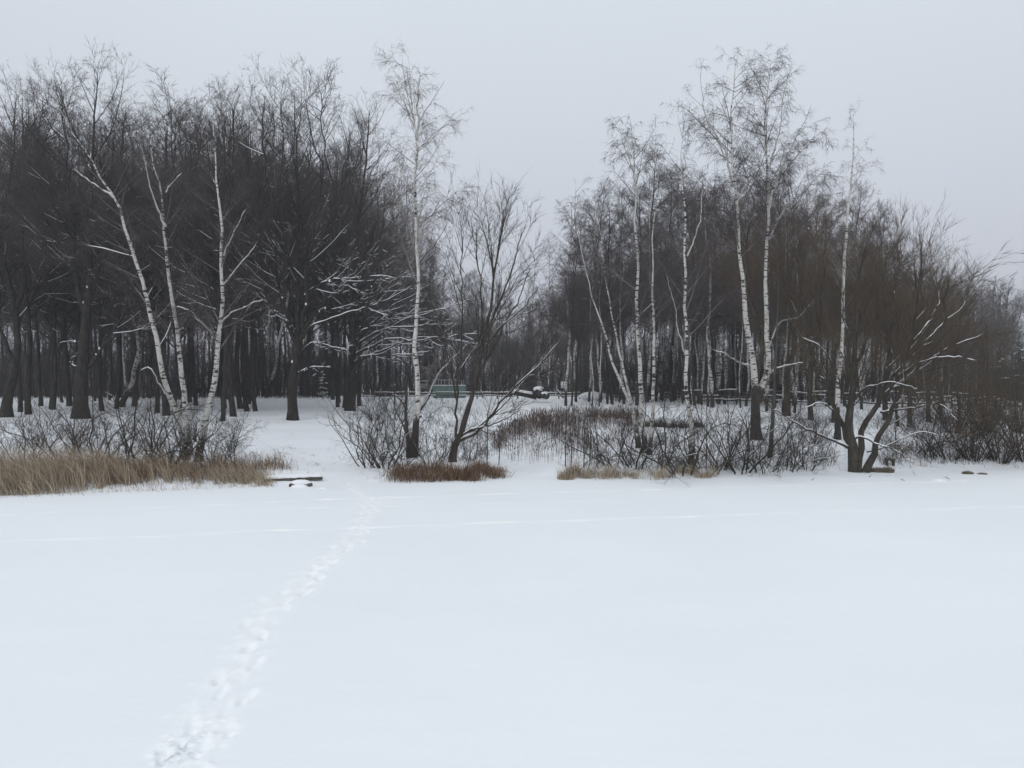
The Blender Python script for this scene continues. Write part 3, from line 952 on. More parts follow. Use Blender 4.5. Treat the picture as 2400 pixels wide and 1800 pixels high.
# ---- leaning alder/willow to the right of the tall birch
wl_ = [dict(p=[(1061, 1083), (1071, 1037), (1087, 1007), (1101, 956), (1114, 920), (1120, 870), (1134, 803), (1145, 727), (1158, 640), (1172, 560), (1180, 490)], w=(22, 3)),
       dict(p=[(1068, 1030), (1069, 983), (1069, 928), (1076, 861), (1080, 760), (1082, 640), (1088, 540)], w=(9, 2), k='limb', foot=False),
       dict(p=[(1074, 1034), (1117, 1010), (1144, 983), (1193, 928), (1225, 893), (1280, 842), (1310, 800)], w=(10, 2), k='limb', foot=False, dy=-1),
       dict(p=[(1078, 1020), (1115, 1003), (1156, 990), (1190, 975), (1222, 955)], w=(6, 2), k='limb', foot=False, dy=-1.5),
       dict(p=[(1095, 1010), (1136, 983), (1185, 940), (1230, 890), (1260, 850)], w=(7, 2), k='limb', foot=False, dy=.5),
       dict(p=[(1116, 915), (1135, 860), (1165, 810), (1195, 745), (1225, 690), (1245, 620)], w=(9, 2), k='limb', foot=False, dy=1.5),
       dict(p=[(1120, 870), (1130, 780), (1125, 690), (1120, 600), (1118, 520)], w=(8, 2), k='limb', foot=False, dy=1),
       dict(p=[(1134, 800), (1160, 740), (1190, 660), (1215, 590), (1225, 530)], w=(8, 2), k='limb', foot=False, dy=-1),
       dict(p=[(1128, 830), (1175, 760), (1220, 720), (1262, 670)], w=(6, 2), k='limb', foot=False, dy=-1.5)]
hero('willow_tree', 'bare grey willow leaning right at the edge of the gap, snow along its low limbs', 'willow', 1061, 1083, wl_, 'willow', 48, WILD, snow=.4, dens=.85, tt0=.4)

# ---- birches right of the reed bed
hero('birch_tree', 'pale upright birch with a forked foot, first tall one right of the reed bed', 'birch', 1508, 1062,
     [dict(p=[(1506, 1064), (1510, 1030), (1506, 962), (1501, 853), (1495, 781), (1493, 672), (1494, 600), (1489, 517), (1491, 445), (1484, 360), (1480, 285)], w=(19, 1.2)),
      dict(p=[(1491, 445), (1478, 380), (1462, 330), (1450, 290)], w=(5, .8), k='limb', foot=False, dy=.6)],
     'birch', 51, BIR, dens=1.15, tt0=.36, snow=.06, lscale=.9)
hero('birch_tree', 'slim yellowish white birch touching the pale upright one right of the reed bed', 'birch', 1518, 1066,
     [dict(p=[(1518, 1068), (1523, 1030), (1528, 944), (1535, 846), (1533, 745), (1532, 672), (1533, 625), (1530, 560), (1538, 480), (1545, 400)], w=(14, 1.2))],
     'birch', 52, BIR, dens=1.1, tt0=.4, snow=.06, lscale=.75)
hero('birch_tree', 'white birch leaning left over the reed bed', 'birch', 1500, 1050,
     [dict(p=[(1497, 1052), (1491, 1000), (1481, 954), (1459, 904), (1438, 853), (1420, 788), (1401, 737), (1385, 690), (1365, 600), (1350, 500)], w=(14, 1.2), dy=1.0)],
     'birch', 53, BIR, dens=1.0, tt0=.42, snow=.06, lscale=.8)
hero('birch_tree', 'thin birch curving left, between the leaning and the upright birch right of the reeds', 'birch', 1503, 1046,
     [dict(p=[(1500, 1048), (1490, 985), (1474, 925), (1459, 853), (1448, 813), (1430, 740), (1415, 640), (1405, 540), (1400, 440)], w=(12, 1.2), dy=2.0)],
     'birch', 54, BIR, dens=1.0, tt0=.4, snow=.06, lscale=.8)
hero('birch_tree', 'straight birch with a dark foot standing at the shore bushes right of the forked pair', 'birch', 1616, 1092,
     [dict(p=[(1616, 1092), (1614, 1016), (1608, 926), (1607, 817), (1603, 708), (1603, 600), (1607, 517), (1601, 445), (1598, 380), (1602, 285)], w=(17, 1.2)),
      dict(p=[(1608, 850), (1590, 790), (1577, 730), (1560, 640)], w=(5, .8), k='limb', foot=False),
      dict(p=[(1612, 600), (1630, 545), (1640, 500), (1645, 440)], w=(5, 2), k='limb', foot=False)],
     'birch', 55, BIR, dens=1.1, tt0=.38, snow=.06, lscale=.85)
hero('birch_tree', 'huge old birch forked low above a black trunk, the tallest on the right', 'birch', 1769, 1030,
     [dict(p=[(1769, 1030), (1770, 980), (1770, 940), (1768, 908), (1760, 853), (1753, 796), (1746, 745), (1741, 683), (1736, 627), (1728, 522), (1719, 437), (1716, 400), (1711, 300), (1716, 200), (1728, 128)], w=(29, 1.2)),
      dict(p=[(1772, 940), (1786, 907), (1797, 870), (1797, 796), (1797, 708), (1797, 627), (1802, 501), (1802, 395), (1800, 290), (1806, 200), (1808, 132)], w=(22, 1.2), k='trunk', foot=False, dy=.6),
      dict(p=[(1718, 430), (1700, 370), (1681, 332), (1655, 270), (1648, 226), (1640, 165)], w=(7.5, .9), k='limb', foot=False, dy=-1),
      dict(p=[(1700, 380), (1670, 320), (1640, 290), (1600, 250), (1580, 255)], w=(5.5, .9), k='limb', foot=False, dy=.5),
      dict(p=[(1803, 490), (1820, 420), (1850, 350), (1875, 300), (1901, 245)], w=(7.5, .9), k='limb', foot=False, dy=-1),
      dict(p=[(1803, 470), (1840, 400), (1885, 350), (1925, 310), (1945, 320)], w=(5.5, .9), k='limb', foot=False, dy=1),
      dict(p=[(1802, 395), (1825, 320), (1840, 230), (1850, 165)], w=(5.5, .9), k='limb', foot=False, dy=.7),
      dict(p=[(1803, 560), (1850, 480), (1900, 430), (1945, 385)], w=(5.5, .9), k='limb', foot=False, dy=1.5),
      dict(p=[(1756, 856), (1720, 842), (1690, 826), (1655, 810)], w=(5, .8), k='limb', foot=False, dy=-.6),
      dict(p=[(1800, 820), (1830, 755), (1875, 740), (1910, 700)], w=(5.5, .9), k='limb', foot=False, dy=-1.2),
      dict(p=[(1795, 885), (1815, 865), (1850, 855), (1885, 850)], w=(5.5, .9), k='limb', foot=False, dy=-.8)],
     'birch', 56, BIRB, dens=1.15, tt0=.45, snow=.12, lscale=.95)
hero('birch_tree', 'slender birch with a narrow spire crown left of the big willow', 'birch', 1965, 1030,
     [dict(p=[(1965, 1030), (1968, 960), (1972, 880), (1979, 796), (1983, 627), (1992, 501), (1998, 395), (2001, 330), (2000, 258)], w=(17, 2))],
     'birch', 57, BIRT, dens=1.1, tt0=.45, snow=.06, lscale=.55)
hero('alder_tree', 'thin dark straight stem rising from the shore bushes left of the willow', 'tree', 1807, 1074,
     [dict(p=[(1807, 1075), (1812, 980), (1816, 890), (1818, 817), (1822, 700), (1825, 560)], w=(15, 1.2))],
     'birch', 58, (M['bark_grey'], M['bark_grey'], M['bark_grey'], M['twig_bush']), dens=.8, tt0=.35, lscale=.7)

# ---- the big spreading willow on the right shore
wb = [dict(p=[(2009, 1106), (1997, 1060), (1987, 998), (1995, 944), (2002, 853), (2013, 745), (2020, 640), (2035, 560)], w=(36, 3)),
      dict(p=[(2000, 1085), (1980, 1034), (1962, 983), (1940, 925), (1930, 853), (1922, 745), (1925, 640), (1935, 560)], w=(19, 3), k='limb', foot=False, dy=1.5),
      dict(p=[(2012, 1095), (2016, 1050), (2013, 1016), (2053, 962), (2074, 925), (2103, 871), (2135, 800), (2150, 710), (2160, 620), (2165, 560)], w=(24, 3), k='limb', foot=False, dy=1),
      dict(p=[(2026, 1102), (2038, 1060), (2045, 1035), (2067, 991), (2090, 930), (2130, 870), (2180, 790), (2205, 710), (2225, 650)], w=(23, 3), k='limb', foot=False, dy=-1.5),
      dict(p=[(1985, 1050), (1977, 1045), (1915, 1016), (1865, 988), (1830, 965), (1810, 962)], w=(9.3, 1), k='limb', foot=False, dy=-1.2),
      dict(p=[(2067, 966), (2100, 960), (2139, 954), (2180, 945), (2212, 954), (2245, 985)], w=(7.6, 1), k='limb', foot=False, dy=-1.5),
      dict(p=[(2002, 940), (2025, 915), (2053, 904), (2103, 895), (2139, 909), (2150, 912)], w=(6.8, 1), k='limb', foot=False, dy=-1.8),
      dict(p=[(2070, 930), (2090, 910), (2118, 900), (2168, 860), (2230, 820), (2275, 800), (2305, 780)], w=(8.5, 1), k='limb', foot=False, dy=-.8),
      dict(p=[(2080, 920), (2110, 880), (2160, 850), (2220, 838), (2290, 845)], w=(6.8, 1), k='limb', foot=False, dy=-2),
      dict(p=[(2100, 875), (2160, 800), (2220, 740), (2270, 700), (2290, 665)], w=(7.6, 1), k='limb', foot=False, dy=1.5),
      dict(p=[(1998, 1030), (2025, 1026), (2053, 1038), (2103, 1059), (2135, 1088)], w=(6.8, 1), k='limb', foot=False, dy=-1.2),
      dict(p=[(2030, 1060), (2070, 1050), (2110, 1030), (2160, 1010), (2200, 1020)], w=(5.1, 1), k='limb', foot=False, dy=-.8),
      dict(p=[(1965, 985), (1945, 955), (1925, 945), (1905, 948), (1885, 955)], w=(6.0, 1), k='limb', foot=False, dy=-1),
      dict(p=[(2000, 900), (1985, 800), (1975, 700), (1985, 600)], w=(9.3, 1), k='limb', foot=False, dy=2),
      dict(p=[(2005, 850), (2040, 760), (2065, 660), (2080, 560)], w=(9.3, 1), k='limb', foot=False, dy=-1),
      dict(p=[(2030, 1000), (2060, 920), (2075, 800), (2095, 680), (2110, 560)], w=(10.2, 1), k='limb', foot=False, dy=2.5),
      dict(p=[(1935, 900), (1900, 840), (1880, 760), (1850, 700)], w=(6.8, 1), k='limb', foot=False, dy=1),
      dict(p=[(1990, 960), (1960, 880), (1925, 820), (1880, 790)], w=(6.0, 1), k='limb', foot=False, dy=-1.5),
      dict(p=[(2140, 800), (2190, 720), (2205, 650), (2215, 600)], w=(6.8, 1), k='limb', foot=False, dy=2)]
hero('willow_tree', 'big spreading willow on the right shore, many stems fanning from one black foot', 'willow', 2009, 1106, wb, 'willow', 61, WIL, snow=.6, dens=1.1, lscale=.85, tt0=.25, thick=1.0)

# ------------------------------------------------------------------ prototypes for the woods
def proto(kind, seed, H, r, wigx=.25, **kw):
    rg = np.random.default_rng(seed)
    n = 7
    z = np.linspace(0, H, n)
    x = np.cumsum(rg.normal(size=n)) * wigx * .4; y = np.cumsum(rg.normal(size=n)) * wigx * .4
    x -= x[0]; y -= y[0]
    pts = np.stack([x, y, z], 1); pts[0, 2] = -.3
    rad = r * (1 - .88 * (z / H) ** .9) * 1.0
    st = [(pts, rad, 'trunk')]
    if kind == 'linden':    # heavy ascending limbs
        for k in range(kw.pop('nl', 5)):
            t = rg.uniform(.28, .55); a = rg.uniform(0, 6.28)
            p0 = np.array([np.interp(t * H, z, x), np.interp(t * H, z, y), t * H])
            o = np.array([math.cos(a), math.sin(a), 0])
            l = H * rg.uniform(.8, .98) - p0[2]
            st.append(([p0, p0 + o * l * .16 + [0, 0, l * .25], p0 + o * l * .30 + [0, 0, l * .6], p0 + o * l * .36 + [0, 0, l]], [r * .45, r * .36, r * .22, .015], 'limb'))
    o = grow_tree(seed, st, kind, **kw)
    for b in o['limbs']:
        # the rear woods are too far off for limbs to be told apart: they go with the boughs
        for v_, q_, t_ in [(np.concatenate(b.v), b.q, b.t)]:
            o['boughs'].add(v_, np.concatenate(q_) if q_ else None, np.concatenate(t_) if t_ else None)
    o['limbs'] = []
    return o


LOWL = dict(levels=4)
PROTO = {}


def get_proto(key, make, mats):
    PROTO[key] = (make, mats)


protos = {
    'lin_a': (proto('linden', 101, 18, .17, dens=.9, tt0=.26, snow=.3, rboost=1.1), DRK, 18),
    'lin_b': (proto('linden', 102, 18, .155, dens=.9, tt0=.3, snow=.25, nl=4, rboost=1.1), DRK, 18),
    'lin_c': (proto('linden', 103, 18, .14, dens=.95, tt0=.34, snow=.2, nl=3, lscale=.8, rboost=1.1), DRK, 18),
    'bir_a': (proto('birch', 111, 17, .115, wigx=.35, dens=1.0, snow=.05, rboost=1.2), (M['birch_back'], M['birch_back'], M['twig_birch'], M['twig_birch']), 17),
    'bir_b': (proto('birch', 112, 17, .10, wigx=.45, dens=1.0, snow=.05, lscale=.8, rboost=1.2), (M['birch_back'], M['birch_back'], M['twig_birch'], M['twig_birch']), 17),
    'ald_a': (proto('birch', 113, 15, .11, wigx=.3, dens=1.2, snow=.1, rboost=1.25, over={2: dict(trop=.02, bend=0), 1: dict(bend=.0, trop=.03)}), (M['bark'], M['bark'], M['twig_dark'], M['twig_dark']), 15),
    'wil_a': (proto('willow', 114, 10, .12, wigx=.6, dens=.8, tt0=.12, rboost=1.2, over={0: dict(lf=.5)}), (M['bark_willow'], M['bark_willow'], M['twig_willow'], M['twig_willow']), 10),
}
first = {}
NAMES = {'lin': ('broadleaf_tree', 'tree'), 'bir': ('birch_tree', 'birch'), 'ald': ('alder_tree', 'tree'), 'wil': ('willow_tree', 'willow')}


def put(key, x, y, H, label, group=None, rz=None, fat=1.0, tilt=(0, 0)):
    out, mats, H0 = protos[key]
    nm, cat = NAMES[key[:3]]
    s = H / H0 * (.93 if key[:3] == 'lin' else .965)
    if rz is None: rz = float(RNG.uniform(0, 6.28))
    loc = on(x, y)
    if key not in first:
        r = plant(nm, label, cat, out, loc, *mats, group=group, rz=rz, scale=s)
        r.scale = (s * fat, s * fat, s)
        r.rotation_euler = (tilt[0], tilt[1], rz)
        first[key] = r
        return r
    return clone(first[key], loc, rz, (s * fat, s * fat, s), label, group, tilt)


def put_px(key, px, py, top, label, group=None, **kw):
    b = G(px, py)
    H = float(W(px, top, b[1])[2] - b[2])
    return put(key, b[0], b[1], H, label, group, **kw)


# trees at the edge of the wood, each findable by its neighbours
for key, px, py, top, lab, fat in [
    ('lin_c', 69, 971, 180, 'dark straight trunk second from the left picture edge, in the snow', 1.25),
    ('lin_c', 123, 960, 230, 'thin dark trunk between the leaning left tree and the thickest trunk', 0.94),
    ('lin_b', 165, 952, 260, 'dark trunk half hidden behind the left side of the thickest trunk', 1.12),
    ('lin_a', 392, 974, 235, 'stout dark trunk directly behind the leaning white birch', 1.31),
    ('lin_b', 428, 956, 255, 'dark trunk showing behind the middle white birch', 1.12),
    ('ald_a', 447, 944, 300, 'thin dark trunk between the middle and the right white birch', 1.25),
    ('lin_b', 521, 987, 215, 'nearest trunk of the left avenue row, just right of the white birches', .85),
    ('lin_a', 548, 976, 175, 'second trunk of the left avenue row', 1.00),
    ('lin_c', 565, 958, 190, 'third trunk of the left avenue row', 1.12),
    ('lin_c', 580, 947, 200, 'fourth trunk of the left avenue row', 1.12),
    ('lin_b', 592, 940, 240, 'fifth trunk of the left avenue row, close to the far end', 1.12),
    ('lin_c', 806, 956, 240, 'slim dark trunk pressed against the left side of the fanning tree', 1.00),
    ('lin_b', 795, 944, 300, 'third trunk of the right avenue row, behind the fanning tree', 1.00),
    ('lin_c', 780, 937, 330, 'farthest dark trunk of the right avenue row', 1.00),
]:
    put_px(key, px, py, top, lab, fat=fat)
lean = put_px('bir_b', 622, 932, 330, 'leaning trunk dusted with snow where the avenue meets the wood', fat=1.2, tilt=(0, .18), rz=0)

rg2 = np.random.default_rng(77)


def profile(px, pts):
    return float(np.interp(px, [p[0] for p in pts], [p[1] for p in pts]))


LEFT_TOP = [(-200, 200), (0, 200), (60, 190), (110, 190), (160, 220), (225, 190), (320, 250), (360, 245), (420, 240), (480, 190), (560, 180), (620, 165), (700, 180), (760, 200), (850, 250), (920, 330), (980, 420), (1040, 520)]
# second rank of the left wood (sets the skyline), deep ranks behind
spots = []
for k in range(21):
    px = -60 + k * 48 + rg2.uniform(-16, 16)
    if 590 < px < 790: py_ = rg2.uniform(930, 932)
    spots.append((px, rg2.uniform(46, 60), rg2.uniform(10, 130)))
for k, (px, Y, dp) in enumerate(spots):
    if 600 < px < 780: Y = rg2.uniform(86, 96)
    if px > 860: Y = rg2.uniform(86, 100)
    x = (px - 1200) / 1800 * Y
    top = profile(px, LEFT_TOP) + dp
    H = float(W(px, top, Y)[2] - ground(x, Y))
    H = min(H, 30)
    put(['lin_a', 'lin_b', 'lin_c', 'ald_a'][k % 4], x, Y, H, 'dark bare tree in the second rank of the left wood', 'dark trees in the second rank of the left wood', fat=1.0)
for k in range(70):
    px = rg2.uniform(-120, 1010)
    Y = rg2.uniform(62, 112)
    if 600 < px < 780 or px > 860: Y = rg2.uniform(88, 118)
    x = (px - 1200) / 1800 * Y
    top = profile(px, LEFT_TOP) + rg2.uniform(150, 330)
    H = min(float(W(px, top, Y)[2] - ground(x, Y)), 30)
    key = ['lin_c', 'ald_a', 'lin_b', 'bir_a', 'lin_c'][k % 5]
    lab, grp = ('pale birch trunk deep among the dark trees of the left wood', 'birches deep in the left wood') if key == 'bir_a' else ('dark bare tree deep inside the left wood', 'dark trees deep in the left wood')
    put(key, x, Y, H, lab, grp, fat=.95)

# the gap in the middle: hazy far birches
for k in range(48):
    px = rg2.uniform(985, 1420)
    Y = rg2.uniform(98, 150)
    x = (px - 1200) / 1800 * Y
    top = profile(px, [(985, 560), (1100, 640), (1180, 690), (1215, 760), (1235, 700), (1270, 640), (1330, 640), (1420, 560)]) + rg2.uniform(-30, 60)
    H = float(W(px, top, Y)[2] - ground(x, Y))
    put(['bir_a', 'ald_a', 'bir_b'][k % 3], x, Y, H, 'slim far tree in the wood behind the middle gap', 'far trees behind the middle gap', fat=.8)
put_px('bir_a', 1284, 932, 540, 'thin hazy birch standing behind the snow covered stump', fat=.7)
put_px('bir_b', 1354, 929, 405, 'black footed birch standing beside the rail fence in the middle', fat=1.15)

# the right grove
RIGHT_TOP = [(1290, 500), (1330, 450), (1420, 430), (1500, 360), (1560, 350), (1640, 370), (1740, 400), (1850, 400), (1950, 440), (2040, 430), (2080, 470), (2130, 540), (2200, 600), (2280, 680), (2330, 740)]
for px, py, top, key, lab, fat in [
    (1670, 955, 420, 'bir_a', 'stout birch with a black foot standing in open snow on the right', 1.25),
    (1634, 947, 470, 'bir_b', 'birch with a black foot, left of the stout one in open snow', .9),
    (1737, 956, 480, 'bir_b', 'thin birch with a short black foot just left of the huge forked birch', .7),
    (1796, 964, 440, 'bir_a', 'birch half hidden behind the right side of the huge forked birch', 1.0),
    (1836, 974, 470, 'bir_b', 'white birch stem right of the thin dark stem', .9),
    (1862, 968, 450, 'bir_a', 'white birch stem leaning right, left of the slender spire birch', .9),
    (1565, 934, 430, 'bir_a', 'birch with a black foot beyond the dark thicket', 1.0),
    (1585, 938, 450, 'bir_b', 'slimmer birch beside the black footed one beyond the dark thicket', .9),
    (2106, 1000, 560, 'ald_a', 'dark trunk standing behind the right half of the big willow', 1.1),
    (2020, 960, 430, 'bir_a', 'pale birch stem seen through the big willow', .9),
    (1540, 940, 400, 'bir_b', 'birch rising behind the yellowish white one', 1.0),
    (1905, 945, 440, 'bir_b', 'birch behind the left limbs of the big willow', .9),
]:
    put_px(key, px, py, top, lab, fat=fat)
for k in range(96):
    px = rg2.uniform(1320, 2300)
    Y = rg2.uniform(50, 100)
    x = (px - 1200) / 1800 * Y
    top = profile(px, RIGHT_TOP) + rg2.uniform(0, 1) ** .8 * 170
    H = min(float(W(px, top, Y)[2] - ground(x, Y)), 26)
    key = ['bir_a', 'bir_b', 'ald_a'][k % 3]
    lab, grp = ('dark bare tree inside the right grove', 'dark trees in the right grove') if key == 'ald_a' else ('slim birch inside the dense right grove', 'slim birches in the right grove')
    put(key, x, Y, H, lab, grp, fat=.85)
for k in range(34):
    px = 1325 + k * 23 + rg2.uniform(-10, 10)
    Y = rg2.uniform(56, 74)
    x = (px - 1200) / 1800 * Y
    top = profile(px, RIGHT_TOP) + rg2.uniform(-15, 70)
    H = min(float(W(px, top, Y)[2] - ground(x, Y)), 26)
    key = ['bir_a', 'ald_a', 'bir_b', 'ald_a'][k % 4]
    lab, grp = ('dark bare tree inside the right grove', 'dark trees in the right grove') if key == 'ald_a' else ('slim birch inside the dense right grove', 'slim birches in the right grove')
    put(key, x, Y, H, lab, grp, fat=1.05)
for px, py, top, lab in [(1905, 985, 560, 'brown willow crown behind the huge forked birch'), (2180, 990, 600, 'brown willow behind the right limbs of the big willow'),
                         (1850, 975, 440, 'tall brown willow in the middle of the right grove'), (1950, 990, 560, 'bushy brown willow just behind the slender spire birch'), (2130, 1000, 600, 'low brown willow behind the snowy right limbs of the big willow'), (2205, 975, 640, 'upright brown willow behind the outer limbs of the big willow'), (2300, 1000, 760, 'low rounded brown willow beside the distant slope'), (1780, 985, 470, 'brown willow behind the twin white stems of the huge birch'), (2250, 1000, 680, 'brown willow at the outer right edge of the grove'), (2080, 985, 550, 'brown willow directly behind the crown of the big willow')]:
    put_px('wil_a', px, py, top, lab, fat=1.3 if px < 2190 else 1.1)
# trees on the distant slope at the right
for k in range(26):
    px = rg2.uniform(2170, 2560)
    Y = rg2.uniform(115, 175)
    x = (px - 1200) / 1800 * Y
    top = profile(px, [(2170, 620), (2300, 645), (2350, 650), (2400, 610), (2560, 600)]) + rg2.uniform(0, 90)
    H = float(W(px, top, Y)[2] - ground(x, Y))
    if H < 3: H = rg2.uniform(5, 9)
    put(['lin_b', 'ald_a', 'lin_c'][k % 3], x, Y, min(H, 22), 'bare tree on the distant snowy slope at the right', 'trees on the distant right slope', fat=1.0)

# ------------------------------------------------------------------ shrubs and saplings
def shrub_proto(seed, n, h, spread, r=.02, dens=1.0, snow=0, lean=(0, 0), wig=.10, trop=.02, bend=0.0):
    rg = np.random.default_rng(seed)
    out = {'trunk': MB(), 'limbs': [], 'boughs': MB(), 'crown': MB(), 'snow': MB()}
    a = rg.uniform(0, 6.28, n)
    st = np.stack([np.cos(a) * .12 * spread, np.sin(a) * .12 * spread, np.full(n, -.12)], 1) * rg.uniform(.3, 2.2, (n, 1)) * [1, 1, 0] + [0, 0, -.12]
    el = rg.uniform(.25, 1.0, n) * spread
    d = np.stack([np.cos(a) * el + lean[0], np.sin(a) * el + lean[1], np.ones(n)], 1)
    ln = h * rg.uniform(.7, 1.25, n) * (1 + .25 * el)
    P = grow(rg, st, d, ln, 9, trop, wig, bend)
    R = taper(r * rg.uniform(.6, 1.2, n), 9, .25)
    for i in range(n):
        b = MB(); b.tubes(P[i:i + 1], R[i:i + 1], 5); out['limbs'].append(b)
    if snow: snow_on(out['snow'], rg, P, R, .006, snow, .6)
    Pp, Rp, Lp = P, R, ln
    for li, s in enumerate(SPEC['shrub']):
        p, d, l, r_ = spawn(rg, Pp, Rp, Lp, s['dens'] * (dens if li else dens), s['t0'], s['t1'], s['ang'], s['lf'], s['lmin'], s['lmax'], s['shape'])
        C = grow(rg, p, d, l, s['m'], s['trop'], s['wig'], s['bend'])
        CR = taper(np.maximum(np.minimum(r_ * .7, l * s['rk']), s['rmin']), s['m'])
        out['crown'].tubes(C, CR, s['s'])
        Pp, Rp, Lp = C, CR, l
    return out


def plant_shrub(name, out, loc, label, mat, twig, group=None, rz=0, scale=1.0):
    root = empty(name, loc, rz, label, 'shrub', group)
    root.scale = (scale,) * 3
    for b in out['limbs']: b.build('stem', mat, root)
    out['crown'].build('twigs', twig, root)
    if out['snow'].n: out['snow'].build('snow_cover', M['snow'], root)
    return root


shr = {
    'a': shrub_proto(201, 10, 2.1, .85, .021, .62, .25, wig=.17),
    'b': shrub_proto(202, 9, 2.1, 1.05, .025, .62, .25, wig=.20),
    'c': shrub_proto(203, 13, 1.5, 1.3, .017, .8, .1, wig=.24),
    'f': shrub_proto(206, 7, 2.3, 1.3, .024, .75, .3, wig=.22, trop=.10, bend=-.26),
    'g': shrub_proto(207, 11, 1.7, 1.0, .016, 1.0, .2, wig=.26, trop=.06, bend=-.16),
    'd': shrub_proto(204, 26, 2.4, .85, .018, .62, .12, wig=.08),
    'e': shrub_proto(205, 6, 2.0, .12, .014, .5, 0, wig=.05),
}
sfirst = {}


def shrub(key, px, py, s, label, group=None, rz=None, name='bare_shrub'):
    b = G(px, py)
    if rz is None: rz = float(RNG.uniform(0, 6.28))
    if key not in sfirst:
        sfirst[key] = plant_shrub(name, shr[key], tuple(b), label, M['bark_willow'], M['twig_willow'] if key == 'd' else M['twig_bush'], group, rz, s)
        return sfirst[key]
    r = clone(sfirst[key], tuple(b), rz, s, label, group)
    return r


for a in [
    ('c', 60, 1080, 1.0, 'low bare shrub behind the tall straw grass near the left picture edge'),
    ('a', 150, 1088, .95, 'bare shrub with thin leaning stems left of the first dark arching one'),
    ('b', 215, 1096, 1.05, 'dark bare shrub with steep arching stems below the thickest trunk'),
    ('g', 258, 1092, .9, 'thin bare shrub between two darker arching ones on the left bank'),
    ('f', 305, 1096, 1.2, 'tallest arching bare shrub left of the three white birches'),
    ('a', 345, 1092, 1.05, 'bare shrub with crossing stems just left of the leaning birch foot'),
    ('b', 388, 1096, 1.0, 'bare shrub whose stems cross in front of the leaning birch foot'),
    ('c', 415, 1098, .9, 'low tangled shrub at the feet of the three white birches'),
    ('g', 505, 1090, .95, 'low rounded shrub right of the three white birches'),
    ('g', 552, 1092, .72, 'small upright shrub at the right end of the left bank thicket'),
    ('c', 105, 1050, .8, 'low grey shrub in the snow behind the left thicket'),
    ('f', 175, 1040, .8, 'grey shrub in the snow below the thickest trunk, behind the thicket'),
    ('a', 460, 1035, .8, 'grey shrub behind the white birches'),
    ('c', 870, 1092, 1.1, 'low dark shrub where the bank starts right of the boot trail'),
    ('b', 905, 1096, 1.0, 'dark shrub with curved stems left of the tallest birch foot'),
    ('g', 945, 1092, .9, 'dense low shrub against the foot of the tallest birch'),
    ('c', 1010, 1088, .75, 'thin shrub between the tallest birch and the leaning willow'),
    ('g', 1100, 1080, .7, 'slender shrub right of the leaning willow foot'),
    ('a', 890, 1010, .85, 'grey brush behind the dark shrub right of the avenue'),
    ('c', 930, 985, 1.0, 'grey brush in the snow left of the broken stem'),
    ('e', 822, 1035, .75, 'cluster of upright bare poles at the right edge of the avenue'),
    ('e', 862, 1030, .65, 'second cluster of upright poles beside the avenue edge'),
    ('g', 875, 985, .95, 'bushy grey shrub behind the upright poles'),
    ('f', 1440, 1088, .85, 'bare shrub with looping stems right of the reed bed'),
    ('b', 1490, 1094, 1.0, 'looping bare shrub in front of the forked foot birch'),
    ('g', 1550, 1096, 1.1, 'dense low shrub between the forked pair and the straight birch'),
    ('f', 1600, 1106, 1.1, 'sprawling dark shrub at the foot of the straight birch'),
    ('c', 1660, 1106, 1.1, 'dense sprawling shrub right of the straight birch'),
    ('a', 1690, 1100, 1.0, 'shrub with long stems leaning left, left of the huge forked birch'),
    ('b', 1735, 1106, 1.15, 'tall dark shrub in front of the huge forked birch'),
    ('c', 1790, 1104, 1.15, 'thick twiggy shrub right below the thin dark stem'),
    ('g', 1850, 1102, .95, 'twiggy shrub left of the snowy low willow limb'),
    ('g', 1890, 1100, .85, 'low shrub with a few stems, last one left of the willow foot'),
    ('a', 1905, 1040, .8, 'grey shrub in the snow under the low left willow limb'),
    ('f', 2140, 1062, .85, 'bare shrub under the right limbs of the willow'),
    ('g', 2185, 1072, .9, 'upright bare shrub between the willow and the dense right thicket'),
    ('b', 2225, 1074, .95, 'bare shrub at the left end of the dense right thicket'),
    ('d', 2280, 1078, .95, 'dense dark bush right of the willow'),
    ('d', 2345, 1082, 1.1, 'largest dense bush near the right picture edge'),
    ('d', 2410, 1084, 1.05, 'dense bush cut by the right picture edge'),
    ('d', 2310, 1010, 1.2, 'brown bush behind the dense right bushes'),
    ('d', 2235, 1015, 1.1, 'brown bush behind the willow right limbs'),
    ('d', 2400, 1015, 1.3, 'brown bush behind the bush at the right picture edge'),
]:
    shrub(a[0], a[1], a[2], a[3], a[4])


def sapling(px, py, h, label, seed):
    b = G(px, py)
    rg = np.random.default_rng(seed)
    P, R, L = resample([[0, 0, -.1], [.02, 0, h * .4], [rg.uniform(-.06, .06), 0, h * .7], [rg.uniform(-.1, .1), 0, h]], [.017, .013, .009, .003], 12)
    root = empty('sapling', tuple(b), 0, label, 'sapling', 'young saplings along the shore')
    MB().tubes(P[None], R[None], 6).build('stem', M['bark_willow'], root)
    p, d, l, r = spawn(rg, P[None], R[None], np.array([L]), 9, .2, .98, (35, 60), .2, .08, .5, .6)
    C = grow(rg, p, d, l, 4, .05, .1)
    mb = MB().tubes(C, taper(np.full(len(l), .005), 4), 3)
    p, d, l, r = spawn(rg, C, taper(np.full(len(l), .005), 4), l, 8, .2, 1, (30, 60), .4, .05, .2)
    mb.tubes(grow(rg, p, d, l, 2), taper(np.full(len(l), .003), 2), 3)
    mb.build('twigs', M['twig_bush'], root)


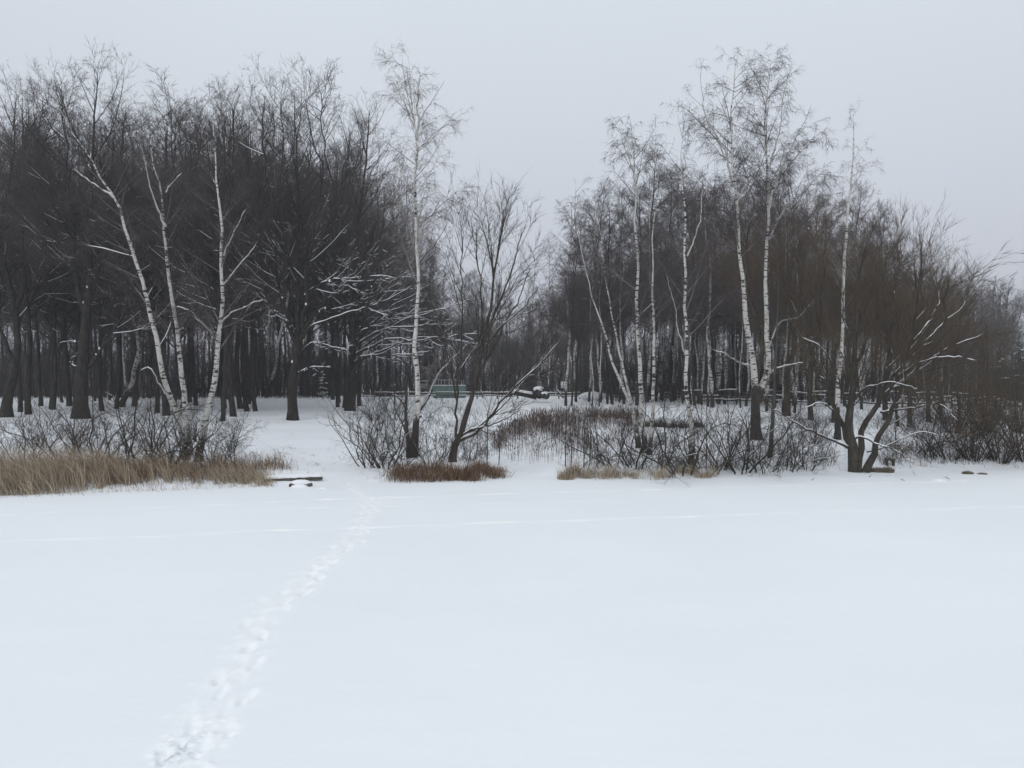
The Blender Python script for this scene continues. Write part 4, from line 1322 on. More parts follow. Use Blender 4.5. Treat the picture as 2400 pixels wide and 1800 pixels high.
for k, (px, py, h, lab) in enumerate([
    (1141, 1092, 1.75, 'young sapling right of the leaning willow, nearest to its foot'),
    (1169, 1090, 1.25, 'shorter young sapling at the left edge of the snowy inlet'),
    (1325, 1094, 2.3, 'tall thin sapling at the right edge of the snowy inlet'),
    (1338, 1098, 1.7, 'sapling close beside the tall thin one at the inlet'),
    (1368, 1096, 2.0, 'thin sapling in front of the reed bed, right of the pair at the inlet'),
    (1382, 1092, 1.5, 'short sapling, rightmost of those in front of the reed bed'),
    (1705, 1040, 3.6, 'tall whip thin sapling in the snow left of the huge forked birch'),
    (1655, 1100, 3.2, 'whip thin sapling among the shrubs right of the straight birch'),
    (1845, 1092, 1.9, 'sapling in the shrubs left of the low willow limb'),
    (1880, 1096, 1.6, 'last sapling left of the willow foot'),
    (2098, 1060, 2.6, 'thin sapling in front of the right willow limbs')]):
    sapling(px, py, h, lab, 300 + k)

# ------------------------------------------------------------------ grasses and reeds (nobody could count them)
def blades(rg, x, y, z, h, w, lean, lspread=.25, segs=2):
    """curved tapering blades; lean = (dx, dy) of the tip per metre of height"""
    n = len(x)
    a = rg.uniform(0, math.pi, n)
    ux, uy = np.cos(a) * w / 2, np.sin(a) * w / 2
    lx = (lean[0] + rg.normal(size=n) * lspread) * h
    ly = (lean[1] + rg.normal(size=n) * lspread) * h
    b = np.stack([x, y, z - .03], 1)
    mid = b + np.stack([lx * .32, ly * .32, h * .6], 1)
    tip = b + np.stack([lx, ly, h * (.97 - .12 * np.abs(lx / np.maximum(h, .01)))], 1)
    o = np.stack([ux, uy, 0 * ux], 1)
    v = np.stack([b - o, b + o, mid + o * .8, mid - o * .8, tip], 1).reshape(-1, 3)
    k = np.arange(n)[:, None] * 5
    return v, np.hstack([k, k + 1, k + 2, k + 3]), np.hstack([k + 3, k + 2, k + 4])


def px2x(px, y): return (px - 1200) / 1800 * y


def tufts(name, label, mat, seed, centers, per, rad, hh, w, lean, lspread=.3, kind='stuff'):
    rg = np.random.default_rng(seed)
    mb = MB()
    c = np.asarray(centers, float)
    n = per * len(c)
    idx = np.repeat(np.arange(len(c)), per)
    x = c[idx, 0] + rg.normal(size=n) * rad * .5
    y = c[idx, 1] + rg.normal(size=n) * rad * .5
    z = ground(x, y)
    z = np.maximum(z, 0)
    sc = c[idx, 2] if c.shape[1] > 2 else 1.0
    h = rg.uniform(hh[0], hh[1], n) * sc * (1 + .4 * wob(x, y, 5.0, 3))
    mb.add(*blades(rg, x, y, z, h, w * rg.uniform(.6, 1.3, n), lean, lspread))
    return tag(mb.build(name, mat), label, kind=kind)


rg3 = np.random.default_rng(500)
# tall straw sedge along the left shore
n = 17000
x = rg3.uniform(-17, -6.6, n)
dd = rg3.random(n)
back = np.interp(x, [-17, -11.6, -10.6, -9, -8, -6.6], [2.4, 2.3, 2.0, 1.8, 1.5, 1.0])
front = np.interp(x, [-17, -11.8, -11, -10, -8.8, -8, -7.2, -6.6], [.0, .05, .5, .75, .7, .4, .15, .1])
y = shore(x) + front + dd ** 1.1 * (back - front)
clump = wob(x, y * 1.6, 3.4, 2) * .6 + wob(x, y, 8.0, 9) * .6
keep = (rg3.random(n) < np.interp(x, [-17, -11, -10, -8.8, -8, -7.3, -6.6], [1, 1, .65, .5, .7, .75, .15])) & (clump * 1.3 + dd * .9 + rg3.normal(size=n) * .25 > np.interp(x, [-17, -12, -10, -7], [-.15, -.1, .25, .05]))
x, y, clump = x[keep], y[keep], clump[keep]
h = rg3.uniform(.3, .85, len(x)) * np.interp(x, [-17, -11.5, -10.3, -9, -7, -6.6], [1.2, 1.15, .75, .55, .6, .35]) * (1 + .35 * clump)
mb = MB().add(*blades(rg3, x, y, np.maximum(ground(x, y), 0), h, rg3.uniform(.006, .014, len(x)), (-.5, -.1), .42))
# taller stalks rising out of the mat
n = 1100
x = rg3.uniform(-17, -6.7, n); y = shore(x) + rg3.uniform(.3, 2.3, n)
mb.add(*blades(rg3, x, y, np.maximum(ground(x, y), 0), rg3.uniform(.7, 1.35, n) * np.interp(x, [-17, -11, -9, -6.6], [1, 1, .75, .6]), rg3.uniform(.005, .009, n), (-.35, 0), .3))
# stray blades in front of the shore line
n = 500
x = rg3.uniform(-14, -6.4, n); y = shore(x) - rg3.random(n) ** 2 * .5 + .1
mb.add(*blades(rg3, x, y, 0 * x, rg3.uniform(.06, .3, n), rg3.uniform(.005, .010, n), (-.3, -.3), .6))
tag(mb.build('straw_grass', M['straw']), 'tall pale straw grass along the left shore', kind='stuff')
# russet sedge: centre clump and right clumps
cs = [(px2x(px, G(px, 1122)[1]), G(px, 1122)[1] + rg3.uniform(-.35, 1.0), s) for px, s in [(p, rg3.uniform(.55, 1.25) * (1 - .5 * max(0, (p - 1120) / 60))) for p in range(920, 1178, 7)]]
tufts('russet_grass', 'russet sedge on the shore in front of the tallest birch', M['russet'], 501, cs, 115, .33, (.2, .62), .012, (.15, -.15), .55)
cs = [(px2x(px, 22.9), shore(px2x(px, 22.9)) + rg3.uniform(-.05, 1.0), rg3.uniform(.3, 1.25)) for px in [rg3.uniform(1322, 1460) for _ in range(20)] + [rg3.uniform(1460, 1570) for _ in range(8)] + [rg3.uniform(1570, 1680) for _ in range(9)]]
tufts('sedge_grass', 'brown and straw sedge at the shore right of the snowy inlet', M['straw'], 502, cs, 75, .26, (.12, .5), .011, (.1, -.15), .5)
# left bank fill between the straw and the bushes
cs = [(rg3.uniform(-15.5, -6.8), 0, rg3.uniform(.4, 1.25)) for _ in range(190)]
cs = [(a, float(shore(a)) + rg3.uniform(.7, 2.7), s) for a, b, s in cs]
tufts('brown_grass', 'brown grass under the left bank shrubs', M['russet'], 503, cs, 42, .4, (.15, .6), .010, (-.2, -.05), .5)

# sparse dead grass poking through the bank snow
rgs = np.random.default_rng(510)
n = 30000
y = 21 + 55 * rgs.random(n) ** 1.35
x = rgs.uniform(-1, 1, n) * y * .72
patch = wob(x, y * .6, 1.7, 2) + .7 * wob(x, y * .7, 4.5, 7) + rgs.normal(size=n) * .35
amt = np.interp(x / y * 1800 + 1200, [0, 500, 560, 800, 860, 1000, 1500, 1900, 2400], [.55, .5, .05, .05, .7, .75, .6, .75, .8])
keep = (patch > 1.15 - amt) & (y > shore(x) + .4) & ~((np.abs(x - .35) < 1.3) & (y < shore(x) + 3.2))
x, y = x[keep], y[keep]
idx = np.repeat(np.arange(len(x)), 4)
xx = x[idx] + rgs.normal(size=len(idx)) * .05; yy_ = y[idx] + rgs.normal(size=len(idx)) * .05
mb = MB().add(*blades(rgs, xx, yy_, ground(xx, yy_), rgs.uniform(.05, .22, len(idx)), rgs.uniform(.004, .008, len(idx)), (0, 0), .5))
tag(mb.build('dead_grass', M['drygrass']), 'sparse dead grass poking through the snow on the bank', kind='stuff')

# avenue tufts
cs = []
for _ in range(70):
    px, py = rg3.uniform(640, 745), rg3.uniform(1045, 1088)
    if abs((py - 1045) - (px - 640) * .42) < 18: cs.append(tuple(G(px, py)[:2]) + (rg3.uniform(.4, 1),))
cs += [tuple(G(737, 1091)[:2]) + (1.5,), tuple(G(744, 1090)[:2]) + (1.3,), tuple(G(722, 1091)[:2]) + (1.0,)]
for _ in range(120):
    px, py = rg3.uniform(570, 850), rg3.uniform(950, 1100)
    cs.append(tuple(G(px, py)[:2]) + (rg3.uniform(.2, .5),))
tufts('avenue_grass', 'dark grass tips in the snow in front of the avenue', M['drygrass'], 504, cs, 12, .12, (.04, .12), .008, (0, 0), .6)

# reed bed in the hollow
rr = np.random.default_rng(520)
n = 26000
px = rr.uniform(1150, 1500, n); py = rr.uniform(968, 1092, n)
top = np.interp(px, [1150, 1200, 1300, 1420, 1500], [1045, 1000, 975, 972, 975])
bot = np.interp(px, [1150, 1200, 1300, 1400, 1460, 1500], [1065, 1085, 1092, 1092, 1060, 1000])
dens = .22 + .9 * np.exp(-((py - top - 18) / 12) ** 2) + .7 * np.exp(-((py - (1000 + (px - 1260) * .45)) / 14) ** 2) * (px > 1240) * (px < 1380) - .5 * np.exp(-((px - 1400) / 28) ** 2 - ((py - 1020) / 12) ** 2)
dens = dens * np.clip(1.25 - (py - top) / np.maximum(bot - top, 1), .12, 1) * np.clip(.75 + .8 * wob(px * .02, py * .06, 3, 2), .15, 1.3)
keep = (py > top + 6 * wob(px * .05, 0 * px, 3, 1)) & (py < bot) & (rr.random(n) < dens)
px, py = px[keep], py[keep]
pts = np.array([G(a, b) for a, b in zip(px[:8500], py[:8500])])
x, y, z = pts[:, 0], pts[:, 1], ground(pts[:, 0], pts[:, 1])
h = rr.uniform(.25, .7, len(x)) * np.interp(y, [22, 30], [.75, 1.15])
mb = MB().add(*blades(rr, x, y, z, h, rr.uniform(.006, .010, len(x)), (0, 0), .10))
hd = rr.random(len(x)) < .7        # dark seed heads
hx, hy, hz, hh = x[hd], y[hd], z[hd] + h[hd] * .78, h[hd] * .28
mb.add(*blades(rr, hx, hy, hz, hh, rr.uniform(.018, .032, len(hx)), (0, 0), .2))
tag(mb.build('reeds', M['reed']), 'dark brown seed heads of reeds standing in the snowy hollow', kind='stuff')


def brush(name, label, seed, n, xr, yr, hr, mat, w=.02, lean=.15, zoff=0.0, kind='stuff'):
    rg = np.random.default_rng(seed)
    x = rg.uniform(*xr, n); y = rg.uniform(*yr, n)
    P = grow(rg, np.stack([x, y, ground(x, y) - .1 + zoff], 1), np.stack([rg.normal(size=n) * lean, rg.normal(size=n) * lean, np.ones(n)], 1), rg.uniform(*hr, n), 3, .02, .12)
    R = taper(rg.uniform(.5, 1.2, n) * w, 3)
    mb = MB().tubes(P, R, 3)
    L = np.linalg.norm(P[:, -1] - P[:, 0], axis=1)
    p, d, l, r = spawn(rg, P, R, L, 3.2, .1, 1, (20, 60), .45, .15, 1.2)
    mb.tubes(grow(rg, p, d, l, 2, .03, .1), taper(np.full(len(l), w * .4), 2), 3)
    return tag(mb.build(name, mat), label, kind=kind)


b0, b1 = G(1500, 1000), G(1645, 1000)
brush('dark_thicket', 'low black thicket along the ditch behind the right birches', 531, 900, (b0[0], b1[0]), (b0[1] - .3, b0[1] + 1.2), (.25, .6), M['brush'], .014, .5)
b0, b1 = G(1375, 978), G(1500, 978)
brush('brown_thicket', 'brown brush at the far edge of the reed bed', 532, 500, (b0[0], b1[0]), (b0[1] - .4, b0[1] + 1.4), (.3, .7), M['reed'], .012, .3)
# thin dead stalks and brushwood standing everywhere in the bank snow
def scrub(name, label, seed, regions, mat, hr=(.25, .8), w=.0075):
    rg = np.random.default_rng(seed)
    X, Y, HS = [], [], []
    for (pa, pb, qa, qb, n, hs) in regions:
        px = rg.uniform(pa, pb, n * 2); py = rg.uniform(qa, qb, n * 2)
        k = (wob(px * .03, py * .05, 1.6, 4) + rg.normal(size=len(px)) * .5) > -.1
        for a, b in zip(px[k][:n], py[k][:n]):
            g = G(a, b); X.append(g[0]); Y.append(g[1]); HS.append(hs)
    x, y, hs = np.array(X), np.array(Y), np.array(HS)
    n = len(x)
    P = grow(rg, np.stack([x, y, ground(x, y) - .04], 1), np.stack([rg.normal(size=n) * .5, rg.normal(size=n) * .5, np.ones(n)], 1), rg.uniform(*hr, n) * hs, 4, .02, .26)
    mb = MB().tubes(P, taper(rg.uniform(.6, 1.2, n) * w, 4), 3)
    L = np.linalg.norm(P[:, -1] - P[:, 0], axis=1)
    p, d, l, r = spawn(rg, P, taper(np.full(n, w), 4), L, 5, .15, 1, (20, 65), .45, .06, .45)
    mb.tubes(grow(rg, p, d, l, 2), taper(np.full(len(l), w * .5), 2), 3)
    return tag(mb.build(name, mat), label, kind='stuff')


scrub('scrub', 'thin grey brush standing in the snow on the banks', 536, [
    (0, 560, 985, 1075, 1500, .8), (860, 1150, 975, 1080, 1500, .85), (1380, 1760, 1000, 1105, 1500, .8), (1760, 1960, 985, 1095, 900, .8),
    (2060, 2420, 985, 1090, 1500, 1.1), (2120, 2420, 950, 1000, 900, 1.5), (900, 1130, 940, 975, 500, .8), (1850, 2150, 960, 1010, 500, .9)], M['twig_bush'])
# undergrowth closing the view under the woods
brush('undergrowth', 'dense dark brushwood under the left wood', 533, 3200, (-78, -20), (78, 100), (1.8, 7.0), M['brush'], .035, .14)
brush('undergrowth', 'dense dark brushwood behind the middle gap', 534, 1600, (-26, 14), (92, 106), (2.0, 8.0), M['brush'], .04, .14)
brush('undergrowth', 'dense dark brushwood inside the right grove', 535, 2500, (9, 62), (66, 92), (1.5, 6.5), M['brush'], .035, .2)


def far_forest(name, label, seed, n, xr, yr, hr, mat, lo=0.0):
    rg = np.random.default_rng(seed)
    x = rg.uniform(*xr, n); y = rg.uniform(*yr, n)
    z = ground(x, y)
    h = rg.uniform(*hr, n)
    P = grow(rg, np.stack([x, y, z - .5], 1), np.stack([rg.normal(size=n) * .05, rg.normal(size=n) * .05, np.ones(n)], 1), h, 6, .01, .03)
    R = taper(h * .009, 6)
    mb = MB().tubes(P, R, 5)
    p, d, l, r = spawn(rg, P, R, h, 2.2, .15 + lo, 1, (20, 50), .24, .8, 4.5, .6)
    C = grow(rg, p, d, l, 4, .06, .07)
    CR = taper(np.full(len(l), .05), 4)
    mb.tubes(C, CR, 3)
    p, d, l, r = spawn(rg, C, CR, l, 2.0, .1, 1, (20, 55), .4, .4, 1.6)
    mb.tubes(grow(rg, p, d, l, 2), taper(np.full(len(l), .034), 2), 3)
    return tag(mb.build(name, mat), label, kind='stuff')


far_forest('far_forest', 'dark depth of the left wood seen between its trunks', 541, 180, (-115, -28), (106, 140), (14, 22), M['twig_dark'])
far_forest('far_forest', 'hazy far wood behind the middle gap', 542, 230, (-58, 48), (125, 165), (11, 19), M['twig_dark'])
far_forest('far_forest', 'dark depth of the wood behind the right grove', 543, 170, (12, 85), (100, 140), (10, 19), M['twig_dark'])

# ------------------------------------------------------------------ things people left
def snow_strip(mb, a, b, w, h, rg, n=10):
    """a lumpy cap of snow from a to b"""
    a, b = np.asarray(a, float), np.asarray(b, float)
    t = np.linspace(0, 1, n)[:, None]
    P = a + (b - a) * t
    P[1:-1, 2] += rg.uniform(-.15, .25, n - 2) * h
    R = np.full(n, w / 2) * rg.uniform(.8, 1.1, n)
    n0 = mb.n
    mb.tube(P, R, 8)
    v = mb.v[-3] if len(mb.v) >= 3 else mb.v[-1]
    return mb


rgt = np.random.default_rng(600)
# rail fence across the far side of the meadow
def fence(pts, rails, label, hpost, bare, seed, group=None, jit=.02):
    rg = np.random.default_rng(seed)
    root = empty('rail_fence', on(*pts[0]), 0, label, 'fence', group)
    o = np.array(on(*pts[0]))
    for k, (x, y) in enumerate(pts):
        z = float(ground(x, y))
        p = np.array([x, y, z]) - o
        MB().tube([p + [0, 0, -.3], p + [rg.normal() * .02, 0, hpost * .5], p + [rg.normal() * .05, rg.normal() * .04, hpost * rg.uniform(.95, 1.12)]], [.065, .06, .055], 7).build('post', M['wood'], root)
        if k:
            x0, y0 = pts[k - 1]; z0 = float(ground(x0, y0))
            for hr in rails:
                if rg.random() < .06: continue
                a = np.array([x0, y0, z0 + hr + rg.normal() * jit]) - o + [0, -.09, 0]
                b = np.array([x, y, z + hr + rg.normal() * jit]) - o + [0, -.09, 0]
                m = (a + b) / 2 + [0, 0, rg.normal() * .03]
                MB().tube([a, m, b], [.055, .05, .045], 6).build('rail', M['wood'], root)
                if rg.random() < bare: continue
                s = MB(); s.tube([a + [0, 0, .055], m + [0, 0, .058], b + [0, 0, .05]], [.04, .045, .04], 6)
                s.build('snow_cover', M['snow'], root)
    return root


fp = [((px - 1200) / 1800 * 76, 76.0) for px in range(830, 1600, 48)]
fence(fp, (.30, .62), 'long low rail fence with snow on its rails behind the middle meadow', .72, .1, 61)
fp = []
for k, px in enumerate(range(1600, 2460, 42)):
    Y = 62 - 14 * k / 20
    fp.append(((px - 1200) / 1800 * Y, Y))
fence(fp, (.35, .7, 1.05), 'tall three rail wooden fence running through the right grove', 1.2, .55, 62, jit=.07)

# faded green container with a railing behind the fence
bx = W(1052, 905, 79.5)
gx, gy = float(bx[0]), 79.5
gz = float(ground(gx, gy))
root = empty('green_container', (gx, gy, gz), 0, 'faded green metal container behind the tallest birch, beyond the fence', 'container')
wd = 75 / 1800 * 79.5
hh_ = float(W(1052, 904, 79.5)[2]) - gz
MB().box((0, .8, hh_ / 2), (wd, 1.6, hh_ - .02), bev=.03).build('body', M['paint_green'], root, smooth=False)
for k, (xa, xb) in enumerate([(-.5, -.17), (-.165, .155), (.31, .495)]):
    MB().box(((xa + xb) / 2 * wd, -.02, hh_ * .5), ((xb - xa) * wd, .04, hh_ * .93), bev=.012).build('panel', M['paint_green'], root, smooth=False)
for xk in (.18, .25):
    MB().box((xk * wd, -.08, hh_ * .62), (.12, .12, hh_ * 1.35), bev=.01).build('post', M['wood'], root, smooth=False)
for xk in (-.42, -.33, -.24, -.14, .02, .08, .4, .46):
    MB().box((xk * wd, .25, hh_ + .28), (.045, .045, .6), bev=.005).build('baluster', M['board_print'], root, smooth=False)
MB().box((-.1 * wd, .25, hh_ + .60), (wd * .85, .07, .06), bev=.005).build('handrail', M['board_print'], root, smooth=False)
MB().box((0, .8, hh_ + .03), (wd * 1.0, 1.5, .08), bev=.03).build('snow_cover', M['snow'], root)

# grey car parked beyond the fence, its rear towards the lake
cx, cy = float(W(990, 905, 93)[0]), 93.0
cz = float(ground(cx, cy)) + .35
root = empty('parked_car', (cx, cy, cz), 0, 'grey parked car half hidden behind the trunk of the tallest birch', 'car')
prof = [(-2.1, .25), (-2.15, .75), (-1.95, .95), (-1.35, 1.0), (-.75, 1.42), (.6, 1.46), (1.35, 1.05), (2.0, .92), (2.12, .6), (2.1, .25)]
v = []
hw = .84
for sx in (-1, 1):
    for (yy2, zz) in prof:
        inset = 1 - .16 * max(0, (zz - .95) / .5)
        v.append([sx * hw * inset, -yy2 if False else yy2, zz])
n = len(prof)
q = [[k, k + 1, n + k + 1, n + k] for k in range(n - 1)] + [[n - 1, 0, n, 2 * n - 1]]
car = MB().add(v, q)
c0 = MB(); c0.v = car.v; c0.q = car.q; c0.n = car.n
for s_ in (0, n):   # side panels as fans round a centre point
    ci = c0.n
    c0.v.append(np.array([[(-hw if s_ == 0 else hw) * .99, 0, .7]])); c0.n += 1
    c0.t.append(np.array([[s_ + k, s_ + (k + 1) % n, ci] for k in range(n)]))
c0.build('body', M['car_paint'], root, smooth=False)
MB().box((0, -1.10, 1.22), (1.22, .04, .42), rx=.96).build('rear_window', M['glass'], root, smooth=False)
for sx in (-1, 1):
    MB().box((sx * .80, -.05, 1.18), (.03, 1.5, .30), bev=.01).build('side_window', M['glass'], root, smooth=False)
    MB().box((sx * .66, -2.14, .80), (.26, .06, .16), bev=.02).build('tail_light', M['lamp_red'], root, smooth=False)
    for yk in (-1.35, 1.35):
        MB().tube([(sx * .70, yk, .31), (sx * .88, yk, .31)], [.31, .31], 16).build('wheel', M['rubber'], root, smooth=False)
MB().box((0, -2.2, .42), (1.6, .12, .2), bev=.04).build('bumper', M['rubber'], root, smooth=False)
MB().box((0, -.05, 1.48), (1.25, 1.3, .06), bev=.03).build('snow_cover', M['snow'], root)

# notice board: two white sheets on one dark post
nb = W(1321, 902, 82)
nz = float(ground(nb[0], 82))
root = empty('notice_board', (float(nb[0]), 82.0, nz), 0, 'small notice board with two white sheets in front of the dark far wood', 'notice board')
top = float(W(1321, 894, 82)[2]) - nz
MB().box((0, .03, top / 2), (.07, .06, top), bev=.005).build('post', M['wood'], root, smooth=False)
for sx in (-1, 1):
    b = MB().box((sx * .165, -.02, top - .22), (.26, .03, .44), bev=.005).build('sheet', M['board_white'], root, smooth=False)
    MB().box((sx * .165 + .01, -.022, top - .58), (.29, .03, .26), bev=.005).build('printed_panel', M['board_print'], root, smooth=False)

# snow covered stumps, fallen log, stakes, snow heap
def local(px, py, Y): return W(px, py, Y)


Yl = 66.0
a, b = W(1203, 919, Yl), W(1258, 930, Yl)
root = empty('fallen_log', tuple(a), 0, 'fallen log thickly covered with snow, left of the cut stumps', 'log')
d_ = b - a
MB().tube([(0, 0, 0), d_ * .5, d_], [.20, .22, .26], 10).build('trunk', M['bark'], root)
MB().tube([np.array([0, 0, .13]), d_ * .5 + [0, 0, .15], d_ + [0, 0, .16]], [.17, .19, .22], 8).build('snow_cover', M['snow'], root)


def cut_round(px, py, Y, r, ln, az, label, seed):
    p = W(px, py, Y)
    root = empty('log_round', tuple(p), az, label, 'log')
    MB().tube([(0, 0, 0), (0, ln, .03)], [r, r * .95], 14).build('bark_cylinder', M['bark'], root)
    MB().tube([(0, -.02, 0), (0, -.005, 0)], [r * .55, r * .6], 12).build('heartwood', M['wood'], root)
    s = MB(); s.blob((0, ln / 2, r * .75), (r * 1.05, ln * .62, r * .55), seed, 12, 6, .12)
    s.build('snow_cover', M['snow'], root)
    return root


cut_round(1281, 928, 63.5, .28, .7, .35, 'short dark log round with a hollow end in the snowy stump pile', 71)
cut_round(1266, 922, 64.6, .46, .8, .3, 'larger snow plastered log round at the left of the stump pile', 72)
root = empty('leaning_boards', tuple(G(1265, 930)), 0, 'two dark boards leaning together like a small roof over the log rounds', 'boards')
root.location = tuple(W(1265, 926, 65.6))
for sx, dx in ((-1, -.42), (1, .5)):
    q0 = np.array([dx, 0, -.1]); q1 = np.array([0.02 * sx, 0, .68])
    MB().tube([q0, (q0 + q1) / 2, q1], [.10, .09, .07], 6).build('board', M['wood'], root)
    MB().tube([q0 + [0, 0, .10], q1 + [0, 0, .08]], [.055, .06], 6).build('snow_cover', M['snow'], root)


def stake(p0, p1, Y, label, w=4):
    a, b = W(*p0, Y), W(*p1, Y)
    root = empty('wooden_stake', tuple(a), 0, label, 'stake')
    d = b - a
    r = w / 2 / 1800 * Y
    MB().tube([-d * .25, d * .5, d], [r, r, r * .9], 7).build('pole', M['wood'], root)
    MB().tube([d * .05 + [0, -.01, r * .5], d + [0, 0, r * .8]], [r * .8, r * .85], 6).build('snow_cover', M['snow'], root)


stake((1318, 930), (1306, 915), 68, 'snowy stake leaning left, right of the stump pile', 3.4)
stake((1131, 930), (1128, 917), 72, 'short snowy stake leaning at the fence right of the green container', 3)
stake((889, 932), (893, 914), 70, 'snowy stake leaning right, left of the tallest birch', 3)
stake((1410, 930), (1411, 897), 70, 'upright dark fence stake with a snow cap beside the snow heap', 4)
stake((925, 941), (925, 902), 60, 'upright dark stake left of the tallest birch', 4)
stake((920, 930), (905, 940), 55, 'snowy pole lying aslant in the grass left of the tallest birch', 3)

root = empty('snow_heap', tuple(W(1388, 927, 71)), 0, 'humped heap of snow behind the rail fence, right of the notice board', 'snow heap')
s = MB()
s.blob((0, 0, -.05), (1.15, .6, .42), 81, 14, 8, .14); s.blob((.65, .1, -.05), (.7, .5, .28), 82, 12, 6, .15); s.blob((-.55, 0, -.05), (.7, .5, .22), 83, 12, 6, .15)
s.build('snow_lump', M['snow'], root)

# timber beam and snow topped stone step at the landing place
a, b = G(618, 1128), G(756, 1127)
root = empty('timber_beam', tuple(a), 0, 'long dark timber beam under snow where the boot trail climbs the bank', 'beam')
d_ = b - a; d_[2] = 0
rz_ = math.atan2(d_[1], d_[0]); ln = float(np.hypot(d_[0], d_[1]))
MB().box((ln / 2, 0, .03), (ln, .15, .09), bev=.015).build('beam', M['wood'], root, smooth=False)
s = MB()
t = np.linspace(0.01, ln - .02, 16)
pp = np.stack([t, 0 * t, .085 + rgt.uniform(-.012, .012, 16)], 1)
s.tube(pp, np.full(16, .075) * rgt.uniform(.85, 1.1, 16), 8)
s.build('snow_cover', M['snow'], root)
root.rotation_euler = (0, 0, rz_)
a = G(705, 1140)
root = empty('stone_step', tuple(a), 0, 'low stone step rounded over with snow in front of the timber beam', 'step')
MB().box((0, 0, .03), (.60, .26, .12), bev=.03).build('stone', M['wood'], root, smooth=False)
s = MB(); s.blob((0, .0, .10), (.29, .17, .085), 91, 16, 7, .05); s.blob((0, -.13, .0), (.24, .10, .075), 92, 14, 6, .06)
s.build('snow_cover', M['snow'], root)

# small bench board by the willow
a = G(2086, 1092)
root = empty('low_bench', tuple(a), .05, 'small dark plank seat in the snow just right of the big willow', 'bench')
MB().box((0, 0, .20), (.30, .16, .05), bev=.008).build('seat', M['wood'], root, smooth=False)
for sx in (-1, 1):
    MB().box((sx * .11, 0, .09), (.05, .12, .19), bev=.006).build('leg', M['wood'], root, smooth=False)
MB().box((-.145, 0, .245), (.02, .14, .05), bev=.004).build('end_board', M['wood'], root, smooth=False)

# grass tussocks by the willow and lumps of snow on the ice
for k, (px, py, rx, h, lab) in enumerate([(2058, 1106, .28, .22, 'round brown grass tussock touching the right side of the willow foot'), (2080, 1107, .20, .25, 'brown grass tussock under the small plank seat'),
                                           (2268, 1111, .17, .15, 'rounded grass tussock at the shore below the dense right bush'), (2302, 1112, .15, .10, 'flatter grass tussock right of its rounded neighbour'),
                                           (1327, 1124, .26, .26, 'pale straw tussock at the left end of the sedge by the inlet')]):
    b = G(px, py)
    rg = np.random.default_rng(700 + k)
    n = 700
    ang = rg.uniform(0, 6.28, n); rad_ = np.sqrt(rg.random(n)) * rx
    x = np.cos(ang) * rad_; y = np.sin(ang) * rad_ * .8
    hh2 = h * rg.uniform(.6, 1.1, n) * (1 - .35 * (rad_ / rx) ** 2)
    mb = MB()
    v, q, t_ = blades(rg, x, y, np.zeros(n), hh2, rg.uniform(.006, .012, n), (0, 0), .35)
    mb.add(v, q, t_)
    o = mb.build('grass_tussock', M['straw'] if k in (4,) else M['drygrass'], None)
    o.location = tuple(b)
    tag(o, lab, 'tussock')
for k, (px, py, r, lab) in enumerate([(2200, 1128, .22, 'white lump of fresh snow on the ice right of the willow'), (2262, 1125, .08, 'small lump of snow on the ice, right of the larger one'), (757, 1146, .13, 'flat lump of snow on the ice below the timber beam')]):
    b = G(px, py)
    mb = MB().blob((0, 0, 0), (r, r * .6, r * .35), 710 + k, 12, 7, .18); mb.blob((r * .5, .02, 0), (r * .6, r * .5, r * .22), 720 + k, 10, 6, .2)
    o = mb.build('snow_lump', M['snow']); o.location = tuple(b)
    tag(o, lab, 'snow lump')
# a few fallen twigs on the ice
for k, (px, py, ln, az, lab) in enumerate([(2226, 1123, .22, 2.5, 'fallen twig on the ice right of the white snow lump'), (2120, 1127, .15, 2.6, 'fallen twig on the ice below the plank seat'), (2037, 1119, .14, 1.1, 'fallen twig on the ice below the willow foot'),
                                            (1833, 1119, .3, 2.9, 'branched twig lying on the ice below the shrubs left of the willow'), (1903, 1126, .1, 1.0, 'tiny twig on the open ice left of the willow')]):
    b = G(px, py)
    d_ = np.array([math.cos(az), math.sin(az) * .3, .25]) * ln
    mb = MB().tube([(0, 0, 0), d_ * .5 + [0, 0, .02], d_], [.008, .006, .004], 5)
    mb.tube([d_ * .5, d_ * .6 + np.array([.05, 0, .06])], [.005, .003], 4)
    o = mb.build('fallen_twig', M['bark_willow']); o.location = tuple(b)
    tag(o, lab, 'twig')


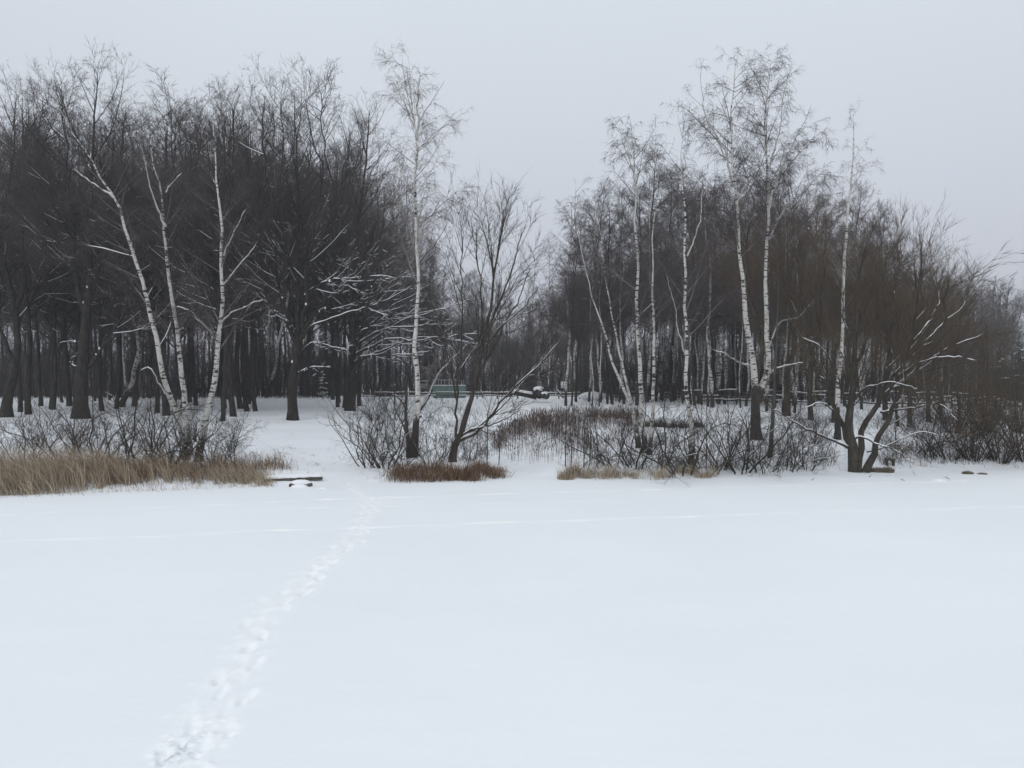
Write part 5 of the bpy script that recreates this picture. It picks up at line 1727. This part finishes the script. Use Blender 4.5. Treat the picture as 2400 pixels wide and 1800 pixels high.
# ------------------------------------------------------------------ spruces
def spruce(x, y, H, label, seed, snow=.4, dense=1.0):
    rg = np.random.default_rng(seed)
    root = empty('spruce_tree', on(x, y), 0, label, 'spruce')
    MB().tube([(0, 0, -.2), (0, 0, H * .5), (0, 0, H)], [H * .018, H * .011, .01], 7).build('trunk', M['bark'], root)
    n = int(46 * dense)
    t = np.linspace(.08, .97, n)
    a = np.arange(n) * 2.4 + rg.uniform(-.3, .3, n)
    L = H * .26 * (1 - t) ** .8 + .12
    st = np.stack([0 * t, 0 * t, t * H], 1)
    d = np.stack([np.cos(a), np.sin(a), np.full(n, -.05)], 1)
    B = grow(rg, st, d, L, 6, -.07, .04, .06)
    mb = MB().tubes(B, taper(L * .02, 6), 3)
    # needle sprays: short flat-ish twigs all along the boughs
    p, dd, l, r = spawn(rg, B, taper(L * .02, 6), L, 40, .1, 1, (35, 70), .22, .08, .35, .5)
    C = grow(rg, p, dd, l, 3, -.08, .06)
    CR = np.stack([np.full(len(l), .02), np.full(len(l), .024), np.full(len(l), .005)], 1)
    mb.tubes(C, CR, 4)
    mb.build('crown', M['needles'], root)
    s = MB(); snow_on(s, rg, B, taper(L * .02, 6) + .03, .01, snow, 2.5, .95)
    if s.n: s.build('snow_cover', M['snow'], root)


sp = W(757, 930, 75)
spruce(float(sp[0]), 75.0, 2.9, 'young spruce with a clot of snow at the far end of the avenue', 801, .3, 1.8)
for k, (px, Y, H, lab) in enumerate([(2345, 66, 4.4, 'dark spruce at the right picture edge, left one of the pair'), (2392, 64, 5.2, 'taller dark spruce cut by the right picture edge')]):
    spruce((px - 1200) / 1800 * Y, Y, H, lab, 810 + k, .08, 2.2)

# ------------------------------------------------------------------ frosty air
hz = MB().box((0, 200, 23.5), (1300, 620, 51))
hm = bpy.data.materials.new('haze'); hm.use_nodes = True
nt = hm.node_tree; nt.nodes.clear()
o_ = nt.nodes.new('ShaderNodeOutputMaterial')
pv = nt.nodes.new('ShaderNodeVolumePrincipled')
pv.inputs['Color'].default_value = (0.93, 0.95, 1.0, 1)
pv.inputs['Density'].default_value = 0.0014
pv.inputs['Anisotropy'].default_value = 0.2
nt.links.new(pv.outputs['Volume'], o_.inputs['Volume'])
tag(hz.build('haze', hm, smooth=False), 'thin winter haze filling the air', kind='stuff')
